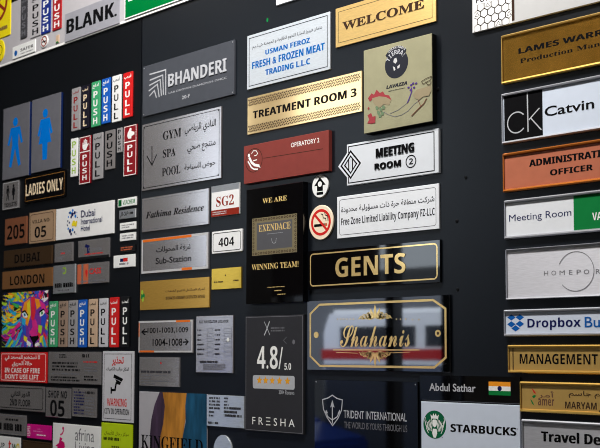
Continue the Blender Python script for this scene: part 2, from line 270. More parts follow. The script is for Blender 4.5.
# ------------------------------------------------------------------ the signs on the wall
SPEC = [
 {'n': 'pull_strip', 'c': 'sign', 'l': 'grey upright strip with red pull letters beside the blue woman sign', 'p': [-1.8246, 0.51], 's': [0.0294, 0.0912], 'm': 'grey_plastic', 't': 3, 'e': [['t', 'arabic_lettering', 'dark_red_print', 'اسحب', 'a', [-0.0112, 0.0319, 0.0112, 0.0415], 0, 0.02, 0], ['v', 'lettering', 'dark_red_print', 'PULL', 'b', [-0.0073, -0.0429, 0.0073, 0.0283], 0]], 'g': 'push and pull strips', 'rad': 1.2},
 {'n': 'pull_strip', 'c': 'sign', 'l': 'near-black upright strip with cream pull letters between grey and green strips', 'p': [-1.7902, 0.5094], 's': [0.0257, 0.0915], 'm': 'navy_plastic', 't': 3, 'e': [['t', 'arabic_lettering', 'cream_print', 'اسحب', 'a', [-0.0098, 0.032, 0.0098, 0.0416], 0, 0.02, 0], ['v', 'lettering', 'cream_print', 'PULL', 'b', [-0.0064, -0.043, 0.0064, 0.0284], 0]], 'g': 'push and pull strips', 'rad': 1.2},
 {'n': 'push_strip', 'c': 'sign', 'l': 'green upright strip with white push letters in the uppermost strip row on the dark wall', 'p': [-1.7539, 0.5095], 's': [0.0285, 0.0941], 'm': 'green_plastic', 't': 3, 'e': [['t', 'arabic_lettering', 'white_print', 'ادفع', 'a', [-0.0108, 0.0329, 0.0108, 0.0428], 0, 0.02, 0], ['v', 'lettering', 'white_print', 'PUSH', 'b', [-0.0071, -0.0442, 0.0071, 0.0292], 0]], 'g': 'push and pull strips', 'rad': 1.2},
 {'n': 'push_strip', 'c': 'sign', 'l': 'blue upright strip with white push letters between the mint green and white strips', 'p': [-1.7187, 0.5102], 's': [0.0278, 0.0931], 'm': 'blue_plastic', 't': 3, 'e': [['t', 'arabic_lettering', 'white_print', 'ادفع', 'a', [-0.0106, 0.0326, 0.0106, 0.0424], 0, 0.02, 0], ['v', 'lettering', 'white_print', 'PUSH', 'b', [-0.0069, -0.0438, 0.0069, 0.0289], 0]], 'g': 'push and pull strips', 'rad': 1.2},
 {'n': 'pull_strip', 'c': 'sign', 'l': 'white upright strip with black pull letters beside the bright red strip', 'p': [-1.6828, 0.509], 's': [0.0288, 0.0948], 'm': 'white_plastic', 't': 3, 'e': [['t', 'arabic_lettering', 'black_print', 'اسحب', 'a', [-0.0109, 0.0332, 0.0109, 0.0431], 0, 0.02, 0], ['v', 'lettering', 'black_print', 'PULL', 'b', [-0.0072, -0.0446, 0.0072, 0.0294], 0]], 'g': 'push and pull strips', 'rad': 1.2},
 {'n': 'pull_strip', 'c': 'sign', 'l': 'bright red upright strip with white pull letters, rightmost of the uppermost wall row', 'p': [-1.6459, 0.5101], 's': [0.0291, 0.091], 'm': 'red_plastic', 't': 3, 'e': [['t', 'arabic_lettering', 'white_print', 'اسحب', 'a', [-0.0111, 0.0318, 0.0111, 0.0414], 0, 0.02, 0], ['v', 'lettering', 'white_print', 'PULL', 'b', [-0.0073, -0.0428, 0.0073, 0.0282], 0]], 'g': 'push and pull strips', 'rad': 1.2},
 {'n': 'push_strip', 'c': 'sign', 'l': 'white upright strip with pale green push letters under the grey pull strip', 'p': [-1.8283, 0.4078], 's': [0.0237, 0.0815], 'm': 'white_plastic', 't': 3, 'e': [['v', 'lettering', 'lime_print', 'PUSH', 'b', [-0.0071, -0.0375, 0.0071, 0.0367], 0]], 'g': 'push and pull strips', 'rad': 1.2},
 {'n': 'push_strip', 'c': 'sign', 'l': 'maroon strip with white hand icon and push letters in a white outline', 'p': [-1.789, 0.3973], 's': [0.0395, 0.0998], 'm': 'maroon_plastic', 't': 3, 'e': [['b', 'border', 'white_print', 0.0006, 0.0014, 0], ['r', 'divider', 'white_print', [-0.019, 0.0165, 0.019, 0.0185], 0], ['v', 'lettering', 'white_print', 'PUSH', 'b', [-0.0079, -0.0439, 0.0079, 0.013], 0], ['l', 'hand_icon', 'white_print', 0.0028, [(-0.0067, 0.0369), (-0.0067, 0.0299)], 0], ['l', 'hand_icon', 'white_print', 0.0028, [(-0.0024, 0.0424), (-0.0024, 0.0299)], 0], ['l', 'hand_icon', 'white_print', 0.0028, [(0.002, 0.0439), (0.002, 0.0299)], 0], ['l', 'hand_icon', 'white_print', 0.0028, [(0.0063, 0.0414), (0.0063, 0.0299)], 0], ['p', 'hand_icon', 'white_print', [(-0.0083, 0.0329), (0.0079, 0.0329), (0.0087, 0.0269), (0.0047, 0.021), (-0.0032, 0.021), (-0.0079, 0.0259)]], ['l', 'hand_icon', 'white_print', 0.0028, [(0.0063, 0.0269), (0.0126, 0.0334)], 0]], 'g': 'push and pull strips'},
 {'n': 'pull_strip', 'c': 'sign', 'l': 'mid grey strip with thin pull letters between the maroon push and bold grey strips', 'p': [-1.7442, 0.3996], 's': [0.0332, 0.0952], 'm': 'grey_plastic', 't': 3, 'e': [['t', 'arabic_lettering', 'black_print', 'اسحب', 'a', [-0.0126, 0.0333, 0.0126, 0.0433], 0, 0.02, 0], ['v', 'lettering', 'black_print', 'PULL', 'b', [-0.0083, -0.0447, 0.0083, 0.0295], 0]], 'g': 'push and pull strips', 'rad': 1.2},
 {'n': 'push_strip', 'c': 'sign', 'l': 'grey strip with bold black push letters and no arabic in the second strip row', 'p': [-1.7033, 0.4074], 's': [0.0315, 0.0797], 'm': 'dull_grey_plastic', 't': 3, 'e': [['v', 'lettering', 'black_print', 'PUSH', 'b', [-0.0095, -0.0367, 0.0095, 0.0359], 0]], 'g': 'push and pull strips', 'rad': 1.2},
 {'n': 'push_strip', 'c': 'sign', 'l': 'shortest and narrowest grey push strip beside the maroon pull strip', 'p': [-1.6712, 0.4225], 's': [0.0155, 0.0496], 'm': 'grey_plastic', 't': 3, 'e': [['v', 'lettering', 'black_print', 'PUSH', 'b', [-0.0046, -0.0228, 0.0047, 0.0223], 0]], 'g': 'push and pull strips', 'rad': 1.2},
 {'n': 'pull_strip', 'c': 'sign', 'l': 'maroon strip with white pointing hand and pull letters in a white outline', 'p': [-1.6361, 0.3971], 's': [0.041, 0.1004], 'm': 'maroon_plastic', 't': 3, 'e': [['b', 'border', 'white_print', 0.0006, 0.0014, 0], ['r', 'divider', 'white_print', [-0.0197, 0.0166, 0.0197, 0.0186], 0], ['v', 'lettering', 'white_print', 'PULL', 'b', [-0.0082, -0.0442, 0.0082, 0.0131], 0], ['p', 'hand_icon', 'white_print', [(-0.0074, 0.0361), (0.0, 0.0452), (0.0049, 0.0432), (0.0041, 0.0382), (0.0139, 0.0351), (0.0139, 0.0301), (0.0049, 0.0281), (0.0041, 0.0231), (-0.0057, 0.0241), (-0.009, 0.0301)]]], 'g': 'push and pull strips'},
 {'n': 'restroom_sign', 'c': 'sign', 'l': 'tall grey restroom plate with a blue man figure at the wall end', 'p': [-2.0527, 0.4725], 's': [0.1094, 0.1649], 'm': 'steel_grey_paint', 't': 6, 'e': [['c', 'head_shape', 'blue_print', (-0.0022, 0.0453), 0.010012727999999999, 0.010012727999999999], ['p', 'body_shape', 'blue_print', [(-0.0214, 0.0333), (0.017, 0.0333), (0.0296, -0.0042), (0.0222, -0.0065), (0.0119, 0.0174), (0.0104, -0.0065), (0.0222, -0.0543), (0.0119, -0.0577), (-0.0022, -0.0156), (-0.0162, -0.0577), (-0.0266, -0.0543), (-0.0148, -0.0065), (-0.0162, 0.0174), (-0.0266, -0.0065), (-0.034, -0.0042)]]], 'g': 'restroom figure plates', 'core': 'blue_edge'},
 {'n': 'restroom_sign', 'c': 'sign', 'l': 'tall grey restroom plate with a blue woman figure in a dress', 'p': [-1.932, 0.4737], 's': [0.112, 0.1633], 'm': 'steel_grey_paint', 't': 6, 'e': [['c', 'head_shape', 'blue_print', (-0.0022, 0.0448), 0.009915575999999999, 0.009915575999999999], ['p', 'body_shape', 'blue_print', [(-0.0198, 0.033), (0.0153, 0.033), (0.0271, -0.0008), (0.0197, -0.0042), (0.0117, 0.015), (0.0227, -0.0211), (0.008, -0.0211), (0.0065, -0.0572), (-0.011, -0.0572), (-0.0125, -0.0211), (-0.0271, -0.0211), (-0.0162, 0.015), (-0.0242, -0.0042), (-0.0315, -0.0008)]]], 'g': 'restroom figure plates', 'core': 'blue_edge'},
 {'n': 'door_sign', 'c': 'sign', 'l': 'black sign reading ladies only in cream letters with thin yellow lines', 'p': [-1.9382, 0.3577], 's': [0.1622, 0.0606], 'm': 'black_acrylic', 't': 3, 'e': [['b', 'border', 'ochre_print', 0.005, 0.0007, 2], ['t', 'lettering', 'cream_print', 'LADIES ONLY', 'b', [-0.0741, -0.0138, 0.0707, 0.0123], 0, 0, 0]], 'rad': 4},
 {'n': 'toilet_sign', 'c': 'sign', 'l': 'small grey plate with two black figures and toilets lettering', 'p': [-2.0755, 0.3531], 's': [0.0686, 0.0632], 'm': 'brushed_steel', 't': 3, 'e': [['b', 'border', 'pale_grey_print', 0.0015, 0.001, 0], ['c', 'head_shape', 'black_print', (-0.0117, 0.0207), 0.0031144960000000005, 0.0031144960000000005], ['p', 'body_shape', 'black_print', [(-0.0163, 0.0169), (-0.0071, 0.0169), (-0.0041, 0.0053), (-0.0058, 0.0046), (-0.0083, 0.012), (-0.0087, 0.0046), (-0.0058, -0.0103), (-0.0083, -0.0114), (-0.0117, 0.0017), (-0.015, -0.0114), (-0.0175, -0.0103), (-0.0147, 0.0046), (-0.015, 0.012), (-0.0175, 0.0046), (-0.0193, 0.0053)]], ['c', 'head_shape', 'black_print', (0.0123, 0.0207), 0.0031144960000000005, 0.0031144960000000005], ['p', 'body_shape', 'black_print', [(0.0081, 0.0169), (0.0166, 0.0169), (0.0194, 0.0063), (0.0177, 0.0053), (0.0157, 0.0113), (0.0184, -0.0001), (0.0148, -0.0001), (0.0145, -0.0114), (0.0102, -0.0114), (0.0099, -0.0001), (0.0063, -0.0001), (0.009, 0.0113), (0.007, 0.0053), (0.0053, 0.0063)]], ['t', 'lettering', 'black_print', 'TOILETS', 'b', [-0.0261, -0.0253, 0.0261, -0.0164], 0, 0, 0]]},
 {'n': 'number_plate', 'c': 'sign', 'l': 'copper plate with black digits 205', 'p': [-2.0518, 0.2699], 's': [0.0902, 0.0601], 'm': 'copper_plate', 't': 3, 'e': [['t', 'lettering', 'black_print', '205', 'b', [-0.0355, -0.0181, 0.0376, 0.0142], 0, 0, 0]]},
 {'n': 'number_plate', 'c': 'sign', 'l': 'beige plate reading villa no 05 in a rounded dark outline', 'p': [-1.9463, 0.2705], 's': [0.0986, 0.0684], 'm': 'beige_metal', 't': 3, 'e': [['b', 'border', 'dark_brown_print', 0.004, 0.0012, 6], ['t', 'lettering', 'black_print', 'VILLA NO:', 'b', [-0.0379, 0.0097, 0.0324, 0.0174], 0, 0, 0], ['t', 'lettering', 'black_print', '05', 'b', [-0.0274, -0.0227, 0.0182, 0.0019], 0, 0, 0]]},
 {'n': 'hotel_sign', 'c': 'sign', 'l': 'white hotel sign with blue and yellow splash emblem and navy lettering', 'p': [-1.7894, 0.2701], 's': [0.2042, 0.067], 'm': 'white_acrylic', 't': 3, 'e': [['c', 'splash_emblem', 'blue_print', (-0.0403, 0.0254), 0.0030600000000000002, 0.0030600000000000002], ['c', 'splash_emblem', 'navy_print', (-0.033, 0.0199), 0.0037400000000000003, 0.0037400000000000003], ['c', 'splash_emblem', 'navy_print', (-0.0412, 0.0174), 0.00442, 0.00442], ['c', 'splash_emblem', 'blue_print', (-0.0301, 0.0126), 0.0034000000000000002, 0.0034000000000000002], ['c', 'splash_emblem', 'navy_print', (-0.0455, 0.012), 0.0030600000000000002, 0.0030600000000000002], ['c', 'splash_emblem', 'navy_print', (-0.0524, 0.0217), 0.00238, 0.00238], ['c', 'splash_emblem', 'blue_print', (-0.0556, 0.0129), 0.00204, 0.00204], ['c', 'splash_emblem', 'navy_print', (-0.0576, 0.0044), 0.00204, 0.00204], ['c', 'splash_emblem', 'navy_print', (-0.059, -0.0042), 0.00204, 0.00204], ['c', 'splash_emblem', 'blue_print', (-0.0555, -0.0118), 0.00272, 0.00272], ['c', 'splash_emblem', 'navy_print', (-0.0487, -0.0172), 0.00442, 0.00442], ['c', 'splash_emblem', 'navy_print', (-0.0446, -0.0239), 0.0030600000000000002, 0.0030600000000000002], ['c', 'splash_emblem', 'blue_print', (-0.0393, -0.0154), 0.0034000000000000002, 0.0034000000000000002], ['c', 'splash_emblem', 'navy_print', (-0.032, -0.0211), 0.00238, 0.00238], ['c', 'splash_emblem', 'navy_print', (-0.0519, 0.0007), 0.00238, 0.00238], ['c', 'splash_emblem', 'blue_print', (-0.0248, 0.0198), 0.00136, 0.00136], ['c', 'splash_emblem', 'navy_print', (-0.0223, 0.0093), 0.00136, 0.00136], ['c', 'splash_emblem', 'navy_print', (-0.027, -0.0253), 0.00136, 0.00136], ['c', 'splash_emblem', 'blue_print', (-0.0474, 0.0212), 0.0030600000000000002, 0.0030600000000000002], ['c', 'yellow_splash', 'yellow_print', (-0.0352, -0.0017), 0.00578, 0.00578], ['c', 'yellow_splash', 'yellow_print', (-0.0286, -0.0054), 0.00442, 0.00442], ['c', 'yellow_splash', 'yellow_print', (-0.0396, -0.0045), 0.0034000000000000002, 0.0034000000000000002], ['c', 'yellow_splash', 'yellow_print', (-0.0259, -0.0005), 0.0030600000000000002, 0.0030600000000000002], ['t', 'lettering', 'navy_print', 'Dubai', 'r', [-0.0098, 0.0076, 0.0405, 0.0223], 0, 0.01, 0], ['t', 'lettering', 'navy_print', 'International', 'r', [-0.0095, -0.007, 0.0645, 0.0047], 0, 0.01, 0], ['t', 'lettering', 'navy_print', 'Hotel', 'r', [-0.0092, -0.0211, 0.022, -0.0097], 0, 0.01, 0]]},
 {'n': 'small_label', 'c': 'label', 'l': 'small white label with green block and green lettering, topmost of the label column', 'p': [-1.6447, 0.295], 's': [0.0589, 0.0166], 'm': 'white_plastic', 't': 3, 'e': [['r', 'band', 'green_print', [-0.0271, -0.0066, -0.0165, 0.0063], 0], ['r', 'band', 'black_print', [-0.023, -0.005, -0.0194, 0.0033], 0], ['t', 'lettering', 'green_print', 'VIACHEM', 'b', [-0.013, -0.0046, 0.0265, 0.0042], 0, 0.0, 0]], 'g': 'small labels in a column'},
 {'n': 'small_label', 'c': 'label', 'l': 'small silver label with dark lettering, second from top of the label column', 'p': [-1.643, 0.2714], 's': [0.0521, 0.0176], 'm': 'brushed_aluminium', 't': 3, 'e': [['t', 'lettering', 'black_print', 'JB-CAP', 'bi', [-0.0219, -0.0053, 0.0026, 0.0049], 0, 0, 0], ['w', 'small_print', 'black_print', [0.0052, -0.0018, 0.0219, 0.0035], 1, 3, 0.6]], 'g': 'small labels in a column'},
 {'n': 'small_label', 'c': 'label', 'l': 'small pale label with two grey text lines, third from top of the label column', 'p': [-1.6414, 0.2472], 's': [0.0497, 0.0144], 'm': 'white_plastic', 't': 3, 'e': [['w', 'small_print', 'grey_print', [-0.0189, -0.0043, 0.0209, 0.0043], 2, 4, 0.6]], 'g': 'small labels in a column'},
 {'n': 'small_label', 'c': 'label', 'l': 'small white label with two grey text lines, above the black label', 'p': [-1.6414, 0.2259], 's': [0.0489, 0.0154], 'm': 'white_plastic', 't': 3, 'e': [['w', 'small_print', 'grey_print', [-0.0176, -0.0046, 0.0196, 0.0046], 2, 5, 0.6]], 'g': 'small labels in a column'},
 {'n': 'small_label', 'c': 'label', 'l': 'small black label with reddish lettering in the label column', 'p': [-1.6407, 0.2029], 's': [0.0482, 0.0127], 'm': 'dark_plastic', 't': 3, 'e': [['w', 'small_print', 'copper_print', [-0.0212, -0.0044, 0.0212, 0.0044], 2, 6, 0.8]], 'g': 'small labels in a column'},
 {'n': 'small_label', 'c': 'label', 'l': 'white card with red and dark emblem, lowest of the label column', 'p': [-1.6517, 0.1783], 's': [0.0683, 0.0245], 'm': 'white_plastic', 't': 3, 'e': [['r', 'emblem', 'navy_print', [-0.0123, -0.0012, 0.0, 0.0054], 0], ['r', 'emblem', 'red_print', [-0.002, -0.0012, 0.0123, 0.0061], 0], ['w', 'small_print', 'grey_print', [-0.015, -0.0074, 0.0164, -0.0029], 1, 7, 0.6]], 'g': 'small labels in a column'},
 {'n': 'city_plate', 'c': 'sign', 'l': 'dark bronze plate with black dubai lettering above the london plate', 'p': [-2.0026, 0.2083], 's': [0.1955, 0.039], 'm': 'bronze_plate', 't': 3, 'e': [['t', 'lettering', 'black_print', 'DUBAI', 'b', [-0.0513, -0.0115, 0.0508, 0.0079], 0, 0, 0]], 'g': 'city name plates'},
 {'n': 'city_plate', 'c': 'sign', 'l': 'tan copper plate with black london lettering above the lion picture', 'p': [-2.0034, 0.1602], 's': [0.202, 0.0402], 'm': 'tan_plate', 't': 3, 'e': [['t', 'lettering', 'black_print', 'LONDON', 'b', [-0.0678, -0.0123, 0.0708, 0.0081], 0, 0, 0]], 'g': 'city name plates'},
 {'n': 'small_plate', 'c': 'sign', 'l': 'small silver plate with faint text beside the dubai plate', 'p': [-1.8618, 0.2093], 's': [0.0671, 0.0401], 'm': 'brushed_steel', 't': 3, 'e': [['w', 'small_print', 'grey_print', [-0.0134, -0.0048, 0.0302, 0.004], 2, 8, 0.6], ['w', 'small_print', 'grey_print', [-0.0268, -0.014, 0.0, -0.0088], 1, 9, 0.6], ['w', 'small_print', 'red_print', [-0.0101, -0.004, 0.0067, 0.0], 1, 2, 0.6]]},
 {'n': 'company_plate', 'c': 'sign', 'l': 'silver plate with blue mark, grey lettering and dark lower edge', 'p': [-1.7547, 0.2093], 's': [0.1073, 0.0396], 'm': 'brushed_steel', 't': 3, 'e': [['r', 'band', 'dark_plastic', [-0.0537, -0.0198, 0.0537, -0.0143], 0], ['p', 'emblem', 'navy_print', [(-0.0268, 0.0119), (-0.0129, 0.0079), (-0.0129, -0.0063), (-0.0215, -0.0087), (-0.0215, 0.004), (-0.03, 0.0055)]], ['t', 'lettering', 'grey_print', 'Omnitec', 'r', [-0.0174, -0.0043, 0.0314, 0.0055], 0, 0.01, 0], ['w', 'small_print', 'red_print', [-0.03, -0.0111, 0.0343, -0.0079], 1, 3, 0.6]]},
 {'n': 'company_plate', 'c': 'sign', 'l': 'silver plate with lime ring emblem and heavy dark text line', 'p': [-1.8581, 0.1524], 's': [0.0817, 0.0599], 'm': 'brushed_aluminium', 't': 3, 'e': [['o', 'ring', 'lime_print', (0.0, 0.018), 0.006, 0.003, -140, 150], ['w', 'small_print', 'black_print', [-0.0343, -0.018, 0.0343, -0.0072], 1, 12, 0.85], ['w', 'small_print', 'grey_print', [-0.0245, -0.0252, 0.0245, -0.0216], 1, 2, 0.6]]},
 {'n': 'company_plate', 'c': 'sign', 'l': 'silver plate with red lettering and red pin mark beside the lime ring plate', 'p': [-1.7562, 0.1597], 's': [0.1067, 0.042], 'm': 'brushed_steel', 't': 3, 'e': [['r', 'band', 'copper_print', [-0.0534, -0.0202, -0.0149, 0.0202], 0], ['r', 'film_gap', 'brushed_steel', [-0.0395, -0.021, -0.032, 0.021], 0], ['c', 'pin_mark', 'red_print', (-0.0213, 0.0042), 0.004, 0.004], ['p', 'pin_mark', 'red_print', [(-0.0256, 0.0021), (-0.0171, 0.0021), (-0.0213, -0.0084)]], ['t', 'lettering', 'red_print', 'CASS', 'r', [-0.011, -0.002, 0.0294, 0.0102], 0, 0.02, 0], ['w', 'small_print', 'grey_print', [-0.0427, -0.0176, 0.048, -0.0134], 1, 5, 0.6]]},  # copper band and its film_gap at the left end paint an orange reflection
 {'n': 'lion_picture', 'c': 'picture', 'l': 'square multicoloured painted lion face on a black ground', 'p': [-2.008, 0.0701], 's': [0.192, 0.1249], 'm': 'navy_black_paint', 't': 3, 'e': [['lion', 'painting', 'many']]},
 {'n': 'push_strip', 'c': 'sign', 'l': 'dark green upright strip with white push letters beside the lion picture', 'p': [-1.8977, 0.0581], 's': [0.0301, 0.0974], 'm': 'green_plastic', 't': 3, 'e': [['t', 'arabic_lettering', 'white_print', 'ادفع', 'a', [-0.0114, 0.0341, 0.0114, 0.0443], 0, 0.02, 0], ['v', 'lettering', 'white_print', 'PUSH', 'b', [-0.0075, -0.0458, 0.0075, 0.0302], 0]], 'g': 'push and pull strips', 'rad': 1.2},
 {'n': 'push_strip', 'c': 'sign', 'l': 'taupe brown upright strip with black push letters beside the dark green strip', 'p': [-1.8611, 0.0576], 's': [0.0309, 0.0966], 'm': 'taupe_plastic', 't': 3, 'e': [['t', 'arabic_lettering', 'black_print', 'ادفع', 'a', [-0.0117, 0.0338, 0.0117, 0.044], 0, 0.02, 0], ['v', 'lettering', 'black_print', 'PUSH', 'b', [-0.0077, -0.0454, 0.0077, 0.0299], 0]], 'g': 'push and pull strips', 'rad': 1.2},
 {'n': 'push_strip', 'c': 'sign', 'l': 'grey upright strip with black push letters between taupe and royal blue strips', 'p': [-1.8253, 0.0577], 's': [0.0304, 0.097], 'm': 'grey_plastic', 't': 3, 'e': [['t', 'arabic_lettering', 'black_print', 'ادفع', 'a', [-0.0116, 0.034, 0.0116, 0.0441], 0, 0.02, 0], ['v', 'lettering', 'black_print', 'PUSH', 'b', [-0.0076, -0.0456, 0.0076, 0.0301], 0]], 'g': 'push and pull strips', 'rad': 1.2},
 {'n': 'push_strip', 'c': 'sign', 'l': 'royal blue upright strip with white push letters in the lower strip row', 'p': [-1.7906, 0.0574], 's': [0.0286, 0.098], 'm': 'blue_plastic', 't': 3, 'e': [['t', 'arabic_lettering', 'white_print', 'ادفع', 'a', [-0.0109, 0.0343, 0.0109, 0.0446], 0, 0.02, 0], ['v', 'lettering', 'white_print', 'PUSH', 'b', [-0.0072, -0.0461, 0.0072, 0.0304], 0]], 'g': 'push and pull strips', 'rad': 1.2},
 {'n': 'pull_strip', 'c': 'sign', 'l': 'tan upright strip with black pull letters beside the royal blue strip', 'p': [-1.7546, 0.0579], 's': [0.0288, 0.0974], 'm': 'tan_plastic', 't': 3, 'e': [['t', 'arabic_lettering', 'black_print', 'اسحب', 'a', [-0.0109, 0.0341, 0.0109, 0.0443], 0, 0.02, 0], ['v', 'lettering', 'black_print', 'PULL', 'b', [-0.0072, -0.0458, 0.0072, 0.0302], 0]], 'g': 'push and pull strips', 'rad': 1.2},
 {'n': 'pull_strip', 'c': 'sign', 'l': 'silver white upright strip with black pull letters in the lower strip row', 'p': [-1.7184, 0.0579], 's': [0.0282, 0.098], 'm': 'silver_plastic', 't': 3, 'e': [['t', 'arabic_lettering', 'black_print', 'اسحب', 'a', [-0.0107, 0.0343, 0.0107, 0.0446], 0, 0.02, 0], ['v', 'lettering', 'black_print', 'PULL', 'b', [-0.007, -0.0461, 0.007, 0.0304], 0]], 'g': 'push and pull strips', 'rad': 1.2},
 {'n': 'pull_strip', 'c': 'sign', 'l': 'red upright strip with white pull letters beside the black strip', 'p': [-1.6826, 0.0579], 's': [0.0283, 0.0993], 'm': 'red_plastic', 't': 3, 'e': [['t', 'arabic_lettering', 'white_print', 'اسحب', 'a', [-0.0108, 0.0348, 0.0108, 0.0452], 0, 0.02, 0], ['v', 'lettering', 'white_print', 'PULL', 'b', [-0.0071, -0.0467, 0.0071, 0.0308], 0]], 'g': 'push and pull strips', 'rad': 1.2},
 {'n': 'pull_strip', 'c': 'sign', 'l': 'black upright strip with white pull letters ending the lower strip row', 'p': [-1.6464, 0.0583], 's': [0.0267, 0.0991], 'm': 'dark_plastic', 't': 3, 'e': [['t', 'arabic_lettering', 'white_print', 'اسحب', 'a', [-0.0101, 0.0347, 0.0101, 0.0451], 0, 0.02, 0], ['v', 'lettering', 'white_print', 'PULL', 'b', [-0.0067, -0.0466, 0.0067, 0.0307], 0]], 'g': 'push and pull strips', 'rad': 1.2},
 {'n': 'fire_sign', 'c': 'sign', 'l': 'red sign with white lift warning in arabic and english', 'p': [-2.0126, -0.0349], 's': [0.186, 0.066], 'm': 'red_plastic', 't': 3, 'e': [['b', 'border', 'white_print', 0.003, 0.0012, 4], ['t', 'arabic_lettering', 'white_print', 'لا تستخدم المصعد في', 'a', [-0.0741, 0.0133, 0.0676, 0.0267], 0, 0.02, 0], ['t', 'arabic_lettering', 'white_print', 'حالة الحريق', 'a', [-0.0443, 0.0012, 0.0373, 0.0136], 0, 0.02, 0], ['t', 'lettering', 'white_print', 'IN CASE OF FIRE', 'b', [-0.0745, -0.0124, 0.0676, -0.0017], 0, 0, 0], ['t', 'lettering', 'white_print', "DON'T USE LIFT", 'b', [-0.0727, -0.0262, 0.063, -0.016], 0, 0, 0]]},
 {'n': 'notice_plate', 'c': 'sign', 'l': 'wide silver notice full of fine dark print beside the red fire sign', 'p': [-1.8189, -0.034], 's': [0.1881, 0.0661], 'm': 'brushed_steel', 't': 3, 'e': [['o', 'ring', 'grey_print', (-0.064, 0.0238), 0.004, 0.001, 0, 360], ['w', 'small_print', 'black_print', [-0.0527, 0.0198, -0.0263, 0.0291], 2, 21, 0.7], ['w', 'small_print', 'black_print', [0.0301, 0.0212, 0.0677, 0.0291], 1, 22, 0.6], ['w', 'small_print', 'black_print', [-0.079, -0.0079, 0.0226, 0.0132], 3, 23, 0.6], ['w', 'small_print', 'red_print', [0.0339, 0.0106, 0.0846, 0.0145], 1, 9, 0.6], ['w', 'small_print', 'grey_print', [-0.079, -0.0145, 0.0188, -0.0106], 1, 4, 0.6], ['w', 'small_print', 'black_print', [-0.0828, -0.0291, 0.0226, -0.0172], 2, 24, 0.6], ['w', 'small_print', 'grey_print', [0.0376, -0.0079, 0.0828, 0.0033], 2, 25, 0.6], ['w', 'small_print', 'black_print', [0.0376, -0.0264, 0.0846, -0.0145], 2, 26, 0.6]]},
 {'n': 'camera_warning_sign', 'c': 'sign', 'l': 'upright white camera warning sign with red lettering and black camera', 'p': [-1.668, -0.069], 's': [0.0997, 0.1389], 'm': 'silver_plastic', 't': 3, 'e': [['b', 'border', 'black_print', 0.005, 0.001, 0], ['t', 'arabic_lettering', 'red_print', 'تحذير', 'a', [-0.0193, 0.0401, 0.0197, 0.0593], 0, 0.03, 0], ['t', 'arabic_lettering', 'black_print', 'المكان مراقب بالكاميرات', 'a', [-0.0377, 0.0295, 0.0364, 0.0383], 0, 0.02, 0], ['p', 'camera_icon', 'black_print', [(-0.0108, 0.024), (0.0185, 0.0153), (0.0143, 0.0094), (-0.0138, 0.0173)]], ['p', 'camera_icon', 'black_print', [(-0.0076, 0.0148), (0.0125, 0.0089), (0.0083, 0.003), (-0.0017, 0.0044), (-0.0049, 0.0109)]], ['l', 'camera_icon', 'black_print', 0.005, [(-0.0031, 0.0083), (-0.006, 0.0003), (-0.0072, -0.0068), (-0.0177, -0.0076)], 0], ['p', 'camera_icon', 'black_print', [(-0.0222, -0.0019), (-0.0178, -0.0018), (-0.0176, -0.0145), (-0.022, -0.0147)]], ['t', 'lettering', 'red_print', 'WARNING', 'b', [-0.0337, -0.039, 0.0301, -0.0236], 0, 0, 0], ['t', 'lettering', 'black_print', 'CCTV IN OPERATION', 'b', [-0.0417, -0.0549, 0.0384, -0.0435], 0, 0, 0]]},
 {'n': 'floor_sign', 'c': 'sign', 'l': 'grey plate reading 2nd floor under the red fire sign', 'p': [-2.0225, -0.1029], 's': [0.1911, 0.0542], 'm': 'brushed_steel', 't': 3, 'e': [['b', 'border', 'black_print', 0.004, 0.0014, 5], ['t', 'arabic_lettering', 'black_print', 'الدور الثاني', 'a', [-0.0367, -0.0014, 0.0396, 0.0153], 0, 0.02, 0], ['t', 'lettering', 'black_print', '2ND FLOOR', 'b', [-0.0404, -0.0175, 0.0429, -0.0028], 0, 0, 0]]},
 {'n': 'shop_plate', 'c': 'sign', 'l': 'silver plate reading shop no 05 in black', 'p': [-1.8746, -0.1078], 's': [0.0908, 0.0617], 'm': 'brushed_steel', 't': 3, 'e': [['t', 'lettering', 'black_print', 'SHOP NO', 'b', [-0.036, 0.0094, 0.0332, 0.0249], 0, 0, 0], ['t', 'lettering', 'black_print', '05', 'b', [-0.0285, -0.029, 0.0253, 0.0053], 0, 0, 0]]},
 {'n': 'notice_plate', 'c': 'sign', 'l': 'small silver notice with dense blue print beside the shop number plate', 'p': [-1.7807, -0.1042], 's': [0.0842, 0.0582], 'm': 'brushed_steel', 't': 3, 'e': [['w', 'small_print', 'navy_print', [-0.0354, -0.0256, 0.0017, 0.0233], 8, 31, 0.7], ['w', 'small_print', 'black_print', [0.0051, 0.0175, 0.0362, 0.0233], 1, 32, 0.8], ['w', 'small_print', 'grey_print', [0.0051, -0.0256, 0.0362, 0.0128], 6, 33, 0.7], ['c', 'disc', 'black_print', (-0.0185, 0.025), 0.0015, 0.0015]]},
 {'n': 'bar_plate', 'c': 'sign', 'l': 'dark grey plate with heavy blurred lettering beside the magenta card', 'p': [-2.0576, -0.1623], 's': [0.1209, 0.0443], 'm': 'brushed_steel', 't': 3, 'e': [['b', 'border', 'grey_print', 0.003, 0.0012, 3], ['w', 'small_print', 'black_print', [-0.0242, 0.008, 0.0302, 0.0133], 1, 41, 0.8], ['w', 'small_print', 'black_print', [-0.0532, -0.0142, 0.0484, 0.0035], 1, 42, 0.88]]},
